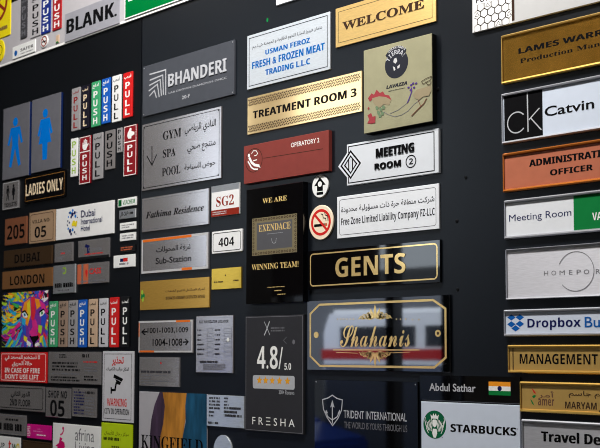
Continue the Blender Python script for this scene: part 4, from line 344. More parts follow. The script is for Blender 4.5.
 {'n': 'coffee_sign', 'c': 'sign', 'l': 'square olive beige sign with round dark emblem and painted plants', 'p': [-0.9617, 0.4065], 's': [0.1316, 0.1322], 'm': 'olive_beige', 't': 12, 'e': [['c', 'round_emblem', 'charcoal_print', (-0.0006, 0.0328), 0.0225, 0.0225], ['p', 'ribbon', 'charcoal_print', [(-0.0219, 0.0498), (-0.0135, 0.0576), (-0.0022, 0.0603), (0.01, 0.0587), (0.0187, 0.0513), (0.0175, 0.0471), (0.0094, 0.052), (-0.0017, 0.0528), (-0.0117, 0.0501), (-0.0192, 0.0459)]], ['arc', 'emblem_lettering', 'silver_print', 'TIERRA!', 'b', (-0.0006, 0.0328), 0.0148, 0.0072, 150, 38], ['arc', 'ribbon_lettering', 'pale_grey_print', 'SUSTAINABLE', 'b', (-0.0006, 0.0328), 0.0238, 0.0038, 125, 50], ['p', 'emblem_figure', 'pale_grey_print', [(-0.0053, 0.0413), (-0.0009, 0.0423), (0.0011, 0.0365), (-0.0024, 0.0332), (-0.0065, 0.0363)]], ['p', 'emblem_figure', 'pale_grey_print', [(-0.0074, 0.0299), (-0.0036, 0.0278), (-0.0025, 0.0238), (-0.0054, 0.0224)]], ['p', 'emblem_figure', 'pale_grey_print', [(0.0011, 0.0283), (0.0064, 0.0306), (0.0052, 0.0256), (0.0016, 0.0244)]], ['t', 'lettering', 'charcoal_print', 'LAVAZZA', 'bi', [-0.0203, -0.0029, 0.0195, 0.0022], 0, 0.05, 0], ['w', 'small_print', 'charcoal_print', [-0.0162, -0.0079, 0.0148, -0.0066], 1, 5, 0.7], ['l', 'vine', 'grey_print', 0.0007, [(-0.0259, -0.0378), (-0.0168, -0.0434), (-0.0039, -0.0486), (0.0089, -0.048), (0.0216, -0.0437), (0.0326, -0.0353), (0.0435, -0.0308)], 0], ['l', 'vine', 'grey_print', 0.0007, [(-0.0136, -0.0424), (0.0026, -0.0393), (0.0169, -0.0327), (0.0242, -0.0275)], 0], ['p', 'red_flowers', 'rose_print', [(-0.0571, -0.0112), (-0.0497, -0.0046), (-0.0447, -0.0076), (-0.0396, -0.0006), (-0.033, -0.0069), (-0.0271, -0.0054), (-0.0232, -0.0113), (-0.015, -0.0137), (-0.0102, -0.0218), (-0.0183, -0.0204), (-0.0258, -0.016), (-0.0364, -0.0127), (-0.0447, -0.0128), (-0.0531, -0.0172)]], ['p', 'leaf_mass', 'tan_print', [(-0.049, -0.0126), (-0.0347, -0.0119), (-0.0216, -0.0152), (-0.0108, -0.0216), (-0.0148, -0.0288), (-0.0259, -0.0259), (-0.0331, -0.0296), (-0.0414, -0.0257), (-0.0464, -0.0196)]], ['p', 'green_leaves', 'leaf_green_print', [(-0.0424, -0.0271), (-0.0391, -0.0263), (-0.0355, -0.0295), (-0.0371, -0.0332), (-0.0411, -0.0318)]], ['p', 'green_leaves', 'leaf_green_print', [(-0.0348, -0.0304), (-0.0315, -0.0297), (-0.0279, -0.0328), (-0.0295, -0.0365), (-0.0335, -0.0351)]], ['p', 'green_leaves', 'leaf_green_print', [(-0.0292, -0.0282), (-0.0259, -0.0274), (-0.0223, -0.0306), (-0.024, -0.0343), (-0.0279, -0.0328)]], ['p', 'green_leaves', 'leaf_green_print', [(-0.0391, -0.0349), (-0.0358, -0.0342), (-0.0322, -0.0374), (-0.0339, -0.041), (-0.0378, -0.0396)]], ['p', 'green_leaves', 'leaf_green_print', [(-0.0315, -0.0372), (-0.0282, -0.0364), (-0.0246, -0.0396), (-0.0263, -0.0432), (-0.0302, -0.0418)]], ['p', 'green_leaves', 'leaf_green_print', [(-0.0365, -0.0401), (-0.0332, -0.0393), (-0.0296, -0.0425), (-0.0312, -0.0461), (-0.0352, -0.0447)]], ['p', 'pink_flower', 'rose_print', [(-0.0579, -0.038), (-0.0505, -0.0355), (-0.0478, -0.0417), (-0.0418, -0.0416), (-0.0425, -0.0525), (-0.0499, -0.0524), (-0.0586, -0.0505), (-0.0545, -0.0454)]], ['c', 'pink_flower', 'rose_print', (-0.0558, -0.0273), 0.0018, 0.0018], ['l', 'violet_sprig', 'violet_print', 0.0018, [(0.0201, -0.0314), (0.0249, -0.0226), (0.0287, -0.0143), (0.0275, -0.009)], 0], ['c', 'violet_sprig', 'violet_print', (0.0225, -0.0081), 0.0022, 0.0014], ['c', 'violet_sprig', 'violet_print', (0.0275, -0.0052), 0.0022, 0.0014], ['c', 'violet_sprig', 'violet_print', (0.0265, -0.0127), 0.0022, 0.0014], ['c', 'violet_sprig', 'violet_print', (0.0328, -0.0099), 0.0022, 0.0014], ['c', 'violet_sprig', 'violet_print', (0.0369, -0.0043), 0.0022, 0.0014], ['c', 'violet_sprig', 'violet_print', (0.0313, -0.0033), 0.0022, 0.0014], ['p', 'leaf_mass', 'tan_print', [(0.0305, -0.0205), (0.0381, -0.0142), (0.0498, -0.0137), (0.0636, -0.0121), (0.0644, -0.0205), (0.0604, -0.0274), (0.0497, -0.0268), (0.042, -0.0305), (0.0342, -0.0267)]], ['l', 'branch', 'brown_print', 0.0016, [(0.0278, -0.0525), (0.0403, -0.0441), (0.0512, -0.0371), (0.0558, -0.0303)], 0], ['l', 'branch', 'brown_print', 0.0012, [(0.0404, -0.0303), (0.045, -0.0399), (0.0428, -0.0433)], 0], ['l', 'leaf_outline', 'dark_brown_print', 0.0009, [(0.0462, -0.0035), (0.056, -0.0002), (0.0652, 0.0011), (0.0636, -0.0041), (0.056, -0.0058), (0.0499, -0.0079), (0.0474, -0.0042)], 0], ['l', 'leaf_outline', 'dark_brown_print', 0.0009, [(0.0545, -0.005), (0.0584, -0.0107), (0.0636, -0.0104), (0.0645, -0.0055)], 0]], 'core': 'dark_plastic'},
 {'n': 'meeting_sign', 'c': 'sign', 'l': 'white arrow-shaped sign with black diamond emblem reading meeting room 2', 'p': [-0.9794, 0.2969], 's': [0.1786, 0.0663], 'm': 'white_soft', 't': 5, 'e': [['l', 'outline', 'black_print', 0.0016, [(-0.0857, 0.0192), (-0.0857, 0.0292), (0.0813, 0.0292), (0.0813, -0.0292), (-0.0857, -0.0292), (-0.0857, -0.0192)], 0], ['l', 'diamond_emblem', 'black_print', 0.0028, [(-0.0813, 0.0215), (-0.06152, 0), (-0.0813, -0.0215), (-0.10108, 0)], 1], ['l', 'diamond_emblem', 'black_print', 0.0022, [(-0.0813, 0.0135), (-0.06888, 0), (-0.0813, -0.0135), (-0.09372, 0)], 1], ['l', 'diamond_emblem', 'black_print', 0.0022, [(-0.0853, 0.009), (-0.0853, -0.009)], 0], ['l', 'diamond_emblem', 'black_print', 0.0022, [(-0.0773, 0.009), (-0.0773, -0.009)], 0], ['t', 'lettering', 'black_print', 'MEETING', 'b', [-0.0286, 0.0045, 0.0443, 0.0183], 0, 0.04, 0.001], ['t', 'lettering', 'black_print', 'ROOM', 'b', [-0.0315, -0.0144, 0.0194, -0.0048], 0, 0.03, 0.001], ['o', 'number_ring', 'black_print', (0.0384, -0.01), 0.0092, 0.0017, 0, 360], ['t', 'lettering', 'black_print', '2', 'b', [0.035, -0.0145, 0.0423, -0.0053], 0, 0, 0]], 'poly': [(-0.0893, 0.0331), (0.0893, 0.0331), (0.0893, -0.0331), (-0.0893, -0.0331), (-0.0893, -0.0199), (-0.1081, 0.0), (-0.0893, 0.0199)]},
 {'n': 'company_sign', 'c': 'sign', 'l': 'white sign with grey arabic and english company lettering in a rounded thin outline', 'p': [-0.9915, 0.2145], 's': [0.2, 0.0674], 'm': 'white_gloss', 't': 3, 'e': [['b', 'border', 'dark_grey_print', 0.005, 0.0007, 4], ['t', 'arabic_lettering', 'dark_grey_print', 'شركت منطقة حرة ذات مسؤولية محدودة', 'a', [-0.091, 0.0053, 0.0919, 0.0169], 0, 0.012, 0], ['t', 'lettering', 'dark_grey_print', 'Free Zone Limited Liability Company FZ-LLC', 'b', [-0.0911, -0.0163, 0.0923, -0.001], 0, 0, 0]]},
 {'n': 'round_sticker', 'c': 'sticker', 'l': 'small round white sticker with black house arrow symbol', 'p': [-1.1285, 0.2704], 's': [0.0353, 0.0382], 'm': 'white_plastic', 't': 3, 'e': [['p', 'house_symbol', 'black_print', [(0.0, 0.0145), (0.0127, 0.0008), (0.0064, 0.0008), (0.0064, -0.0084), (-0.0064, -0.0084), (-0.0064, 0.0008), (-0.0127, 0.0008)]], ['c', 'house_symbol', 'white_print', (0.0, 0.0031), 0.0045, 0.0045], ['r', 'house_symbol', 'black_print', [-0.0071, -0.0145, 0.0071, -0.0099], 0]], 'oval': 1},
 {'n': 'no_smoking_sign', 'c': 'sign', 'l': 'round cream no smoking sign with red ring and bar', 'p': [-1.1265, 0.2104], 's': [0.0528, 0.057], 'm': 'cream_plastic', 't': 3, 'e': [['o', 'ring', 'red_print', (0.0, 0.0), 0.0195, 0.0045, 0, 360], ['r', 'cigarette', 'black_print', [-0.0148, -0.0068, 0.0084, -0.0023], 0], ['r', 'cigarette', 'copper_print', [0.009, -0.0068, 0.0137, -0.0023], 0], ['l', 'smoke', 'black_print', 0.0014, [(0.0116, 0.0011), (0.0106, 0.0057), (0.0053, 0.0068), (0.0042, 0.0125), (0.0, 0.0137)], 0], ['l', 'smoke', 'black_print', 0.0014, [(0.0158, 0.0011), (0.0148, 0.0091), (0.0095, 0.0114), (0.0084, 0.016)], 0], ['l', 'bar', 'red_print', 0.0042, [(-0.0148, 0.0148), (0.0148, -0.0148)], 0]], 'oval': 1},
 {'n': 'gents_sign', 'c': 'sign', 'l': 'glossy black sign with gold gents lettering and gold rounded outline', 'p': [-1.0217, 0.1331], 's': [0.2648, 0.0632], 'm': 'black_mirror', 't': 4, 'e': [['b', 'border', 'gold_foil', 0.0045, 0.0022, 6], ['t', 'lettering', 'gold_foil', 'GENTS', 'b', [-0.0718, -0.0147, 0.0689, 0.0164], 0, 0, 0.0008]]},
 {'n': 'name_sign', 'c': 'sign', 'l': 'large mirrored black name sign with gold script and cut-corner gold outline', 'p': [-1.0143, 0.0266], 's': [0.2832, 0.1128], 'm': 'dark_mirror', 't': 4, 'e': [['l', 'outline', 'gold_foil', 0.0034, [(-0.1345, 0.035), (-0.1147, 0.0494), (0.1119, 0.0494), (0.1337, 0.0361), (0.1337, -0.035), (0.1133, -0.0496), (-0.1133, -0.0496), (-0.1345, -0.0338)], 1], ['t', 'lettering', 'gold_foil', 'Shahanis', 'sc', [-0.0699, -0.0192, 0.0693, 0.0146], 0, 0, 0], ['l', 'line', 'gold_foil', 0.0016, [(-0.0853, -0.0239), (0.0865, -0.024)], 0], ['l', 'line', 'gold_foil', 0.0008, [(-0.0784, -0.0277), (-0.0337, -0.029)], 0], ['l', 'line', 'gold_foil', 0.0008, [(0.0354, -0.0284), (0.0685, -0.0272)], 0], ['flourish', 'top_flourish', 'gold_foil', (0.0016, 0.0236), 0.058, 0.022, 1], ['flourish', 'bottom_flourish', 'gold_foil', (0.0014, -0.0268), 0.056, 0.022, -1], ['c', 'dot', 'gold_foil', (-0.0755, 0.0252), 0.0011, 0.0011], ['c', 'dot', 'gold_foil', (-0.0687, 0.0251), 0.0011, 0.0011], ['c', 'dot', 'gold_foil', (-0.0619, 0.0249), 0.0011, 0.0011], ['c', 'dot', 'gold_foil', (-0.0552, 0.0248), 0.0011, 0.0011], ['c', 'dot', 'gold_foil', (-0.0485, 0.0247), 0.0011, 0.0011], ['c', 'dot', 'gold_foil', (-0.0418, 0.0245), 0.0011, 0.0011], ['c', 'dot', 'gold_foil', (0.0435, 0.0227), 0.0011, 0.0011], ['c', 'dot', 'gold_foil', (0.0512, 0.0226), 0.0011, 0.0011], ['c', 'dot', 'gold_foil', (0.0613, 0.0224), 0.0011, 0.0011], ['c', 'dot', 'gold_foil', (0.0739, 0.0213), 0.0011, 0.0011], ['c', 'dot', 'gold_foil', (0.0858, 0.021), 0.0011, 0.0011], ['c', 'screw_cap', 'gold_foil', (-0.1213, 0.0005), 0.0052, 0.0052], ['c', 'screw_cap', 'gold_foil', (0.1203, 0.0003), 0.0052, 0.0052], ['c', 'screw_slot', 'dark_brown_print', (0.1203, 0.0003), 0.0022, 0.0022]]},
 {'n': 'company_sign', 'c': 'sign', 'l': 'glossy black sign with grey outlined shield and thin lettering', 'p': [-1.0358, -0.1048], 's': [0.2081, 0.12], 'm': 'black_mirror', 't': 4, 'e': [['l', 'shield_emblem', 'silver_print', 0.0018, [(-0.0861, 0.0277), (-0.0745, 0.0307), (-0.0651, 0.0354), (-0.0553, 0.0306), (-0.0439, 0.0285), (-0.0456, 0.0127), (-0.0532, -0.0009), (-0.0647, -0.0128), (-0.0771, 0.0003), (-0.0844, 0.0128)], 1], ['l', 'trident_emblem', 'silver_print', 0.0022, [(-0.0651, -0.0097), (-0.0651, 0.0198)], 0], ['p', 'trident_emblem', 'silver_print', [(-0.0651, 0.0278), (-0.0604, 0.0159), (-0.0651, 0.0183), (-0.0698, 0.0155)]], ['l', 'trident_emblem', 'silver_print', 0.0018, [(-0.0779, 0.0076), (-0.0754, 0.0013), (-0.0651, -0.004), (-0.0549, 0.0016), (-0.0511, 0.008)], 0], ['p', 'trident_emblem', 'silver_print', [(-0.081, 0.0062), (-0.0784, 0.012), (-0.0741, 0.0065)]], ['p', 'trident_emblem', 'silver_print', [(-0.0541, 0.0067), (-0.0494, 0.0132), (-0.0473, 0.0069)]], ['t', 'lettering', 'silver_print', 'TRIDENT INTERNATIONAL', 'r', [-0.0411, 0.0003, 0.0836, 0.0127], 0, 0.004, 0], ['t', 'lettering', 'grey_print', 'THE WORLD IS YOURS THROUGH US', 'r', [-0.0403, -0.0154, 0.0843, -0.0052], 0, 0.0, 0], ['s', 'screw', 'silver_print', 0.004, 0.001]]},
 {'n': 'name_plate', 'c': 'sign', 'l': 'black name plate with white lettering and a tricolour flag', 'p': [-0.843, -0.053], 's': [0.1701, 0.037], 'm': 'black_mirror', 't': 3, 'e': [['t', 'lettering', 'silver_print', 'Abdul Sathar', 'r', [-0.0682, -0.0044, 0.0127, 0.007], 0, 0.015, 0], ['r', 'flag_stripe', 'saffron_print', [0.0345, 0.0049, 0.0699, 0.0113]], ['r', 'flag_stripe', 'white_print', [0.0345, -0.0014, 0.0699, 0.0049]], ['r', 'flag_stripe', 'green_print', [0.0345, -0.0076, 0.0699, -0.0014]], ['c', 'flag_wheel', 'navy_print', (0.0524, 0.0019), 0.0035, 0.0035]]},
 {'n': 'cafe_sign', 'c': 'sign', 'l': 'white plate with a round green emblem and bold black lettering', 'p': [-0.8426, -0.1167], 's': [0.1677, 0.0866], 'm': 'pale_blue_white', 't': 3, 'e': [['c', 'round_emblem', 'forest_print', (-0.0593, 0.0103), 0.0205, 0.0205], ['siren', 'emblem_figure', 'white_print', (-0.0593, 0.0103), 0.0205], ['t', 'lettering', 'black_print', 'STARBUCKS', 'b', [-0.031, 0.0014, 0.0777, 0.0128], 0, 0.035, 0], ['c', 'mark', 'black_print', (-0.046, -0.0079), 0.0007, 0.0007], ['c', 'mark', 'black_print', (0.0794, 0.0111), 0.0006, 0.0006]]},
 {'n': 'name_plate_holder', 'c': 'sign', 'l': 'gold name plate holder with bold black name over serif job title', 'p': [-0.6788, 0.4109], 's': [0.2016, 0.069], 'm': 'gold_aged', 't': 3, 'e': [['t', 'lettering', 'black_print', 'LAMES WARREN', 'b', [-0.0751, 0.0038, 0.0517, 0.0118], 10, 0.05, 0], ['t', 'lettering', 'black_print', 'Production Manager', 's', [-0.0733, -0.01, 0.0472, -0.0036], 14, 0, 0]], 'g': 'slide-in name plate holders', 'rail': 'gold_rail'},
 {'n': 'name_plate_holder', 'c': 'sign', 'l': 'white name plate holder with thin white letters on a black square', 'p': [-0.6791, 0.3265], 's': [0.2023, 0.0709], 'm': 'pale_blue_white', 't': 3, 'e': [['r', 'black_square', 'black_print', [-0.0992, -0.0323, -0.0386, 0.0323]], ['o', 'emblem_letter', 'silver_print', (-0.0794, -0.0077), 0.0145, 0.0017, 40, 320], ['l', 'emblem_letter', 'silver_print', 0.0018, [(-0.062, 0.0328), (-0.0614, -0.0235)], 0], ['l', 'emblem_letter', 'silver_print', 0.0016, [(-0.06, -0.007), (-0.0432, 0.0069)], 0], ['l', 'emblem_letter', 'silver_print', 0.0016, [(-0.0571, -0.0049), (-0.0408, -0.0237)], 0], ['t', 'lettering', 'black_print', 'Catvin', 'r', [-0.0355, -0.007, 0.0379, 0.0069], 0, 0.016, 0]], 'g': 'slide-in name plate holders', 'rail': 'silver_rail'},
 {'n': 'name_plate_holder', 'c': 'sign', 'l': 'copper name plate holder with black administrative officer lettering', 'p': [-0.6786, 0.2502], 's': [0.2012, 0.0539], 'm': 'copper_paint', 't': 3, 'e': [['t', 'lettering', 'black_print', 'ADMINISTRATIVE', 'b', [-0.0606, 0.0037, 0.0455, 0.0134], 12, 0.05, 0], ['t', 'lettering', 'black_print', 'OFFICER', 'b', [-0.0286, -0.0122, 0.034, -0.004], 0, 0.05, 0]], 'g': 'slide-in name plate holders', 'rail': 'copper_rail'},
 {'n': 'name_plate_holder', 'c': 'sign', 'l': 'name plate holder half white, half green, with navy meeting room lettering', 'p': [-0.6779, 0.1838], 's': [0.1998, 0.0534], 'm': 'white_gloss', 't': 3, 'e': [['r', 'green_half', 'green_print', [0.0046, -0.0235, 0.0999, 0.0235]], ['t', 'lettering', 'navy_print', 'Meeting Room', 'r', [-0.0944, -0.006, 0.0012, 0.0065], 0, 0, 0], ['t', 'lettering', 'white_print', 'VACANT', 'b', [0.0314, -0.0119, 0.0452, -0.0018], 2, 0, 0]], 'g': 'slide-in name plate holders', 'rail': 'silver_rail'},
 {'n': 'name_plate_holder', 'c': 'sign', 'l': 'plain silver plate holder with spaced thin grey letters across an open circle', 'p': [-0.6772, 0.1071], 's': [0.1984, 0.0692], 'm': 'satin_silver', 't': 3, 'e': [['t', 'lettering', 'grey_print', 'H', 'r', [-0.0416, -0.0043, -0.0353, 0.0021], 0, 0, 0], ['t', 'lettering', 'grey_print', 'O', 'r', [-0.0304, -0.0045, -0.0232, 0.0018], 0, 0, 0], ['t', 'lettering', 'grey_print', 'M', 'r', [-0.0181, -0.0047, -0.0104, 0.0015], 0, 0, 0], ['t', 'lettering', 'grey_print', 'E', 'r', [-0.004, -0.0049, 0.0009, 0.0014], 0, 0, 0], ['t', 'lettering', 'grey_print', 'P', 'r', [0.007, -0.0051, 0.0132, 0.0011], 0, 0, 0], ['t', 'lettering', 'grey_print', 'O', 'r', [0.0173, -0.0053, 0.025, 0.0008], 0, 0, 0], ['t', 'lettering', 'grey_print', 'R', 'r', [0.0345, -0.0056, 0.0408, 0.0005], 0, 0, 0], ['t', 'lettering', 'grey_print', 'T', 'r', [0.0453, -0.0058, 0.051, 0.0004], 0, 0, 0], ['o', 'ring', 'grey_print', (0.0057, -0.0008), 0.0262, 0.0009, -140, 156]], 'g': 'slide-in name plate holders', 'rail': 'thin_silver_rail'},
 {'n': 'name_plate_holder', 'c': 'sign', 'l': 'thin pale blue plate holder with five blue diamonds', 'p': [-0.6791, 0.0396], 's': [0.2022, 0.036], 'm': 'pale_blue_white', 't': 3, 'e': [['p', 'diamond', 'cobalt_print', [(-0.098, 0.008), (-0.0912, 0.0121), (-0.0846, 0.0077), (-0.0913, 0.0035)]], ['p', 'diamond', 'cobalt_print', [(-0.0846, 0.0079), (-0.0779, 0.0121), (-0.0713, 0.0076), (-0.078, 0.0035)]], ['p', 'diamond', 'cobalt_print', [(-0.0982, -0.0015), (-0.0914, 0.0027), (-0.0847, -0.0017), (-0.0915, -0.0059)]], ['p', 'diamond', 'cobalt_print', [(-0.0847, -0.0012), (-0.078, 0.003), (-0.0714, -0.0014), (-0.0781, -0.0056)]], ['p', 'diamond', 'cobalt_print', [(-0.0915, -0.0072), (-0.0847, -0.003), (-0.0781, -0.0074), (-0.0848, -0.0116)]], ['t', 'lettering', 'navy_print', 'Dropbox', 'b', [-0.0661, -0.0105, 0.0138, 0.0062], 0, 0, 0], ['t', 'lettering', 'cobalt_print', 'Business', 'r', [0.0193, -0.0078, 0.0411, 0.0063], 2, 0.01, 0]], 'g': 'slide-in name plate holders', 'rail': 'silver_rail'},
 {'n': 'name_plate_holder', 'c': 'sign', 'l': 'narrow gold plate holder with black management lettering', 'p': [-0.6762, -0.0099], 's': [0.1965, 0.0375], 'm': 'gold_paint', 't': 3, 'e': [['r', 'slot', 'dark_brown_print', [-0.0931, -0.0158, -0.0915, 0.0158]], ['t', 'lettering', 'black_print', 'MANAGEMENT', 'b', [-0.0819, -0.0067, 0.0343, 0.0071], 0, 0, 0]], 'g': 'slide-in name plate holders', 'rail': 'gold_rail'},
 {'n': 'name_plate_holder', 'c': 'sign', 'l': 'narrow gold plate holder with red and green leaf emblem and arabic lettering', 'p': [-0.667, -0.0611], 's': [0.178, 0.0402], 'm': 'gold_paint', 't': 3, 'e': [['p', 'leaf_emblem', 'red_print', [(-0.0733, 0.012), (-0.0694, 0.0091), (-0.0658, 0.0043), (-0.0695, 0.0052)]], ['p', 'leaf_emblem', 'green_print', [(-0.0729, 0.0001), (-0.0695, 0.0027), (-0.0656, 0.0018), (-0.0696, -0.0018)]], ['p', 'leaf_emblem', 'green_print', [(-0.0755, -0.003), (-0.0724, -0.0053), (-0.0686, -0.0121), (-0.0725, -0.0093)]], ['t', 'arabic_lettering', 'brown_print', 'أمر', 'a', [-0.0634, -0.0021, -0.0394, 0.0084], 0, 0.01, 0], ['t', 'lettering', 'brown_print', 'amer', 'b', [-0.0635, -0.0112, -0.039, -0.002], 0, 0, 0], ['t', 'arabic_lettering', 'dark_brown_print', 'مريم جاسم', 'a', [-0.0174, 0.0003, 0.0288, 0.0098], 6, 0.01, 0], ['t', 'lettering', 'dark_brown_print', 'MARYAM JASSIM', 'b', [-0.0229, -0.0136, 0.0224, -0.0046], 6, 0, 0]], 'g': 'slide-in name plate holders', 'rail': 'gold_rail'},
 {'n': 'name_plate_holder', 'c': 'sign', 'l': 'silver plate holder with bold travel desk lettering at the lower corner', 'p': [-0.666, -0.1186], 's': [0.176, 0.0528], 'm': 'satin_steel', 't': 3, 'e': [['t', 'lettering', 'black_print', 'Travel Desk', 'b', [-0.0599, -0.0017, 0.0258, 0.0126], 9, 0.04, 0]], 'g': 'slide-in name plate holders', 'rail': 'silver_rail'},
 {'n': 'tile_sign', 'c': 'sign', 'l': 'pale sign with honeycomb tile pattern and brown divider at the top edge', 'p': [-0.7037, 0.5084], 's': [0.2523, 0.0964], 'm': 'pale_grey_gloss', 't': 4, 'e': [['r', 'white_half', 'white_print', [-0.1241, -0.0477, -0.0603, 0.0478]], ['hex', 'tile_pattern', 'dark_brown_print', [-0.1231, -0.0477, -0.0603, -0.0077], 0.0068], ['r', 'divider', 'dark_brown_print', [-0.0598, -0.045, -0.0556, -0.0016]], ['t', 'lettering', 'dark_grey_print', 'FUR', 'b', [-0.1192, -0.0062, -0.0949, 0.0028], 0, 0, 0]], 'hex': 1},
 {'n': 'blank_sheet', 'c': 'sign', 'l': 'small white plate cut by the top edge above the meat trading sign', 'p': [-1.1302, 0.6272], 's': [0.2005, 0.0657], 'm': 'white_gloss', 't': 3, 'e': [['w', 'small_print', 'grey_print', [-0.0602, 0.0, 0.0602, 0.0197], 2, 3, 0.6]]},
 {'n': 'display_board', 'c': 'board', 'l': 'long white upper board carrying the blank plate and green sign along the top edge', 'p': [-1.8285, 0.7287], 's': [1.0591, 0.1414], 'm': 'board_white', 't': 4, 'e': [['r', 'edge_rail', 'white_print', [-0.5295, -0.0707, 0.5295, -0.0658], 0]]},
 {'n': 'push_strip', 'c': 'sign', 'l': 'charcoal strip with grey push letters on the upper white board', 'p': [-2.028, 0.7508], 's': [0.0264, 0.0928], 'm': 'charcoal_plastic', 't': 6, 'e': [['t', 'arabic_lettering', 'grey_print', 'ادفع', 'a', [-0.01, 0.0325, 0.01, 0.0422], 0, 0.02, 0], ['v', 'lettering', 'grey_print', 'PUSH', 'b', [-0.0079, -0.0436, 0.0079, 0.0288], 0]], 'g': 'push and pull strips', 'rad': 1.2, 'base': 4},
 {'n': 'push_strip', 'c': 'sign', 'l': 'white strip with black push letters on the upper white board', 'p': [-1.98, 0.7441], 's': [0.0408, 0.0928], 'm': 'board_white', 't': 6, 'e': [['t', 'arabic_lettering', 'black_print', 'ادفع', 'a', [-0.0155, 0.0325, 0.0155, 0.0422], 0, 0.02, 0], ['v', 'lettering', 'black_print', 'PUSH', 'b', [-0.0122, -0.0436, 0.0122, 0.0288], 0]], 'g': 'push and pull strips', 'rad': 1.2, 'base': 4},
 {'n': 'push_strip', 'c': 'sign', 'l': 'deep blue strip with white push letters on the upper white board', 'p': [-1.9389, 0.743], 's': [0.0356, 0.0928], 'm': 'deep_blue_plastic', 't': 6, 'e': [['t', 'arabic_lettering', 'white_print', 'ادفع', 'a', [-0.0135, 0.0325, 0.0135, 0.0422], 0, 0.02, 0], ['v', 'lettering', 'white_print', 'PUSH', 'b', [-0.0107, -0.0436, 0.0107, 0.0288], 0]], 'g': 'push and pull strips', 'rad': 1.2, 'base': 4},
 {'n': 'push_strip', 'c': 'sign', 'l': 'crimson strip with white push letters beside the grey blank plate', 'p': [-1.8955, 0.7418], 's': [0.0332, 0.0928], 'm': 'crimson_plastic', 't': 6, 'e': [['t', 'arabic_lettering', 'white_print', 'ادفع', 'a', [-0.0126, 0.0325, 0.0126, 0.0422], 0, 0.02, 0], ['v', 'lettering', 'white_print', 'PUSH', 'b', [-0.01, -0.0436, 0.01, 0.0288], 0]], 'g': 'push and pull strips', 'rad': 1.2, 'base': 4},
 {'n': 'prohibition_sign', 'c': 'sign', 'l': 'yellow sign with dark red prohibition ring, leftmost on the upper white board', 'p': [-2.1375, 0.7899], 's': [0.1047, 0.1297], 'm': 'yellow_plastic', 't': 6, 'e': [['o', 'ring', 'brick_red_print', (-0.0072, 0.0203), 0.042, 0.0085, 0, 360], ['l', 'bar', 'brick_red_print', 0.008, [(-0.0441, 0.0506), (0.0287, -0.0022)], 0], ['t', 'arabic_lettering', 'black_print', 'ممنوع', 'a', [-0.0189, -0.0259, 0.0451, -0.0259], 0, 0.03, 0], ['w', 'small_print', 'brown_print', [-0.0545, -0.0385, 0.0454, -0.0482], 1, 7, 0.8]], 'rad': 3, 'base': 4},
 {'n': 'round_sticker', 'c': 'sticker', 'l': 'yellow round sticker below the yellow prohibition sign', 'p': [-2.1298, 0.6964], 's': [0.0413, 0.0519], 'm': 'yellow_plastic', 't': 6, 'e': [['o', 'ring', 'black_print', (0.0, 0.0), 0.012, 0.0015, 0, 360]], 'base': 4, 'oval': 1},
 {'n': 'logo_card', 'c': 'card', 'l': 'small white card with a blue globe mark on the upper white board', 'p': [-2.0264, 0.6783], 's': [0.0939, 0.0282], 'm': 'white_plastic', 't': 6, 'e': [['c', 'globe_mark', 'cobalt_print', (-0.0325, -0.002), 0.0065, 0.0065], ['t', 'lettering', 'dark_grey_print', 'SAFER', 'b', [-0.0128, -0.0023, 0.0396, 0.0044], 0, 0, 0], ['w', 'small_print', 'grey_print', [-0.0125, -0.009, 0.0387, -0.0068], 1, 8, 0.6]], 'base': 4},
 {'n': 'no_smoking_sign', 'c': 'sign', 'l': 'tiny round white no smoking sticker under the deep blue strip', 'p': [-1.9442, 0.6798], 's': [0.0291, 0.0277], 'm': 'white_plastic', 't': 6, 'e': [['o', 'ring', 'brick_red_print', (0.0, 0.0), 0.0105, 0.003, 0, 360], ['l', 'bar', 'brick_red_print', 0.0025, [(-0.0087, 0.0083), (0.0087, -0.0083)], 0], ['r', 'cigarette', 'black_print', [-0.0073, -0.0022, 0.0073, 0.0011], 0]], 'base': 4, 'oval': 1},
 {'n': 'narrow_label', 'c': 'label', 'l': 'narrow tan label hanging under the crimson strip', 'p': [-1.8926, 0.6744], 's': [0.0115, 0.0174], 'm': 'tan_plastic', 't': 6, 'e': [['r', 'band', 'green_print', [-0.0046, -0.0084, 0.0046, -0.0056], 0]], 'base': 4},
 {'n': 'blank_plate', 'c': 'sign', 'l': 'grey plate with heavy black lettering reading blank on the upper white board', 'p': [-1.768, 0.6913], 's': [0.1932, 0.0619], 'm': 'mid_grey_paint', 't': 6, 'e': [['t', 'lettering', 'black_print', 'BLANK.', 'b', [-0.0893, -0.0141, 0.0866, 0.0167], 0, 0.04, 0]], 'base': 4},
 {'n': 'exit_sign', 'c': 'sign', 'l': 'green sign with a white symbol beside the grey blank plate', 'p': [-1.5255, 0.7134], 's': [0.2578, 0.0996], 'm': 'exit_green', 't': 6, 'e': [['b', 'border', 'white_print', 0, 0.0022, 0], ['r', 'white_symbol', 'white_print', [-0.1173, -0.0159, -0.0954, 0.0299], 0]], 'base': 4},
]
WALLY = .003
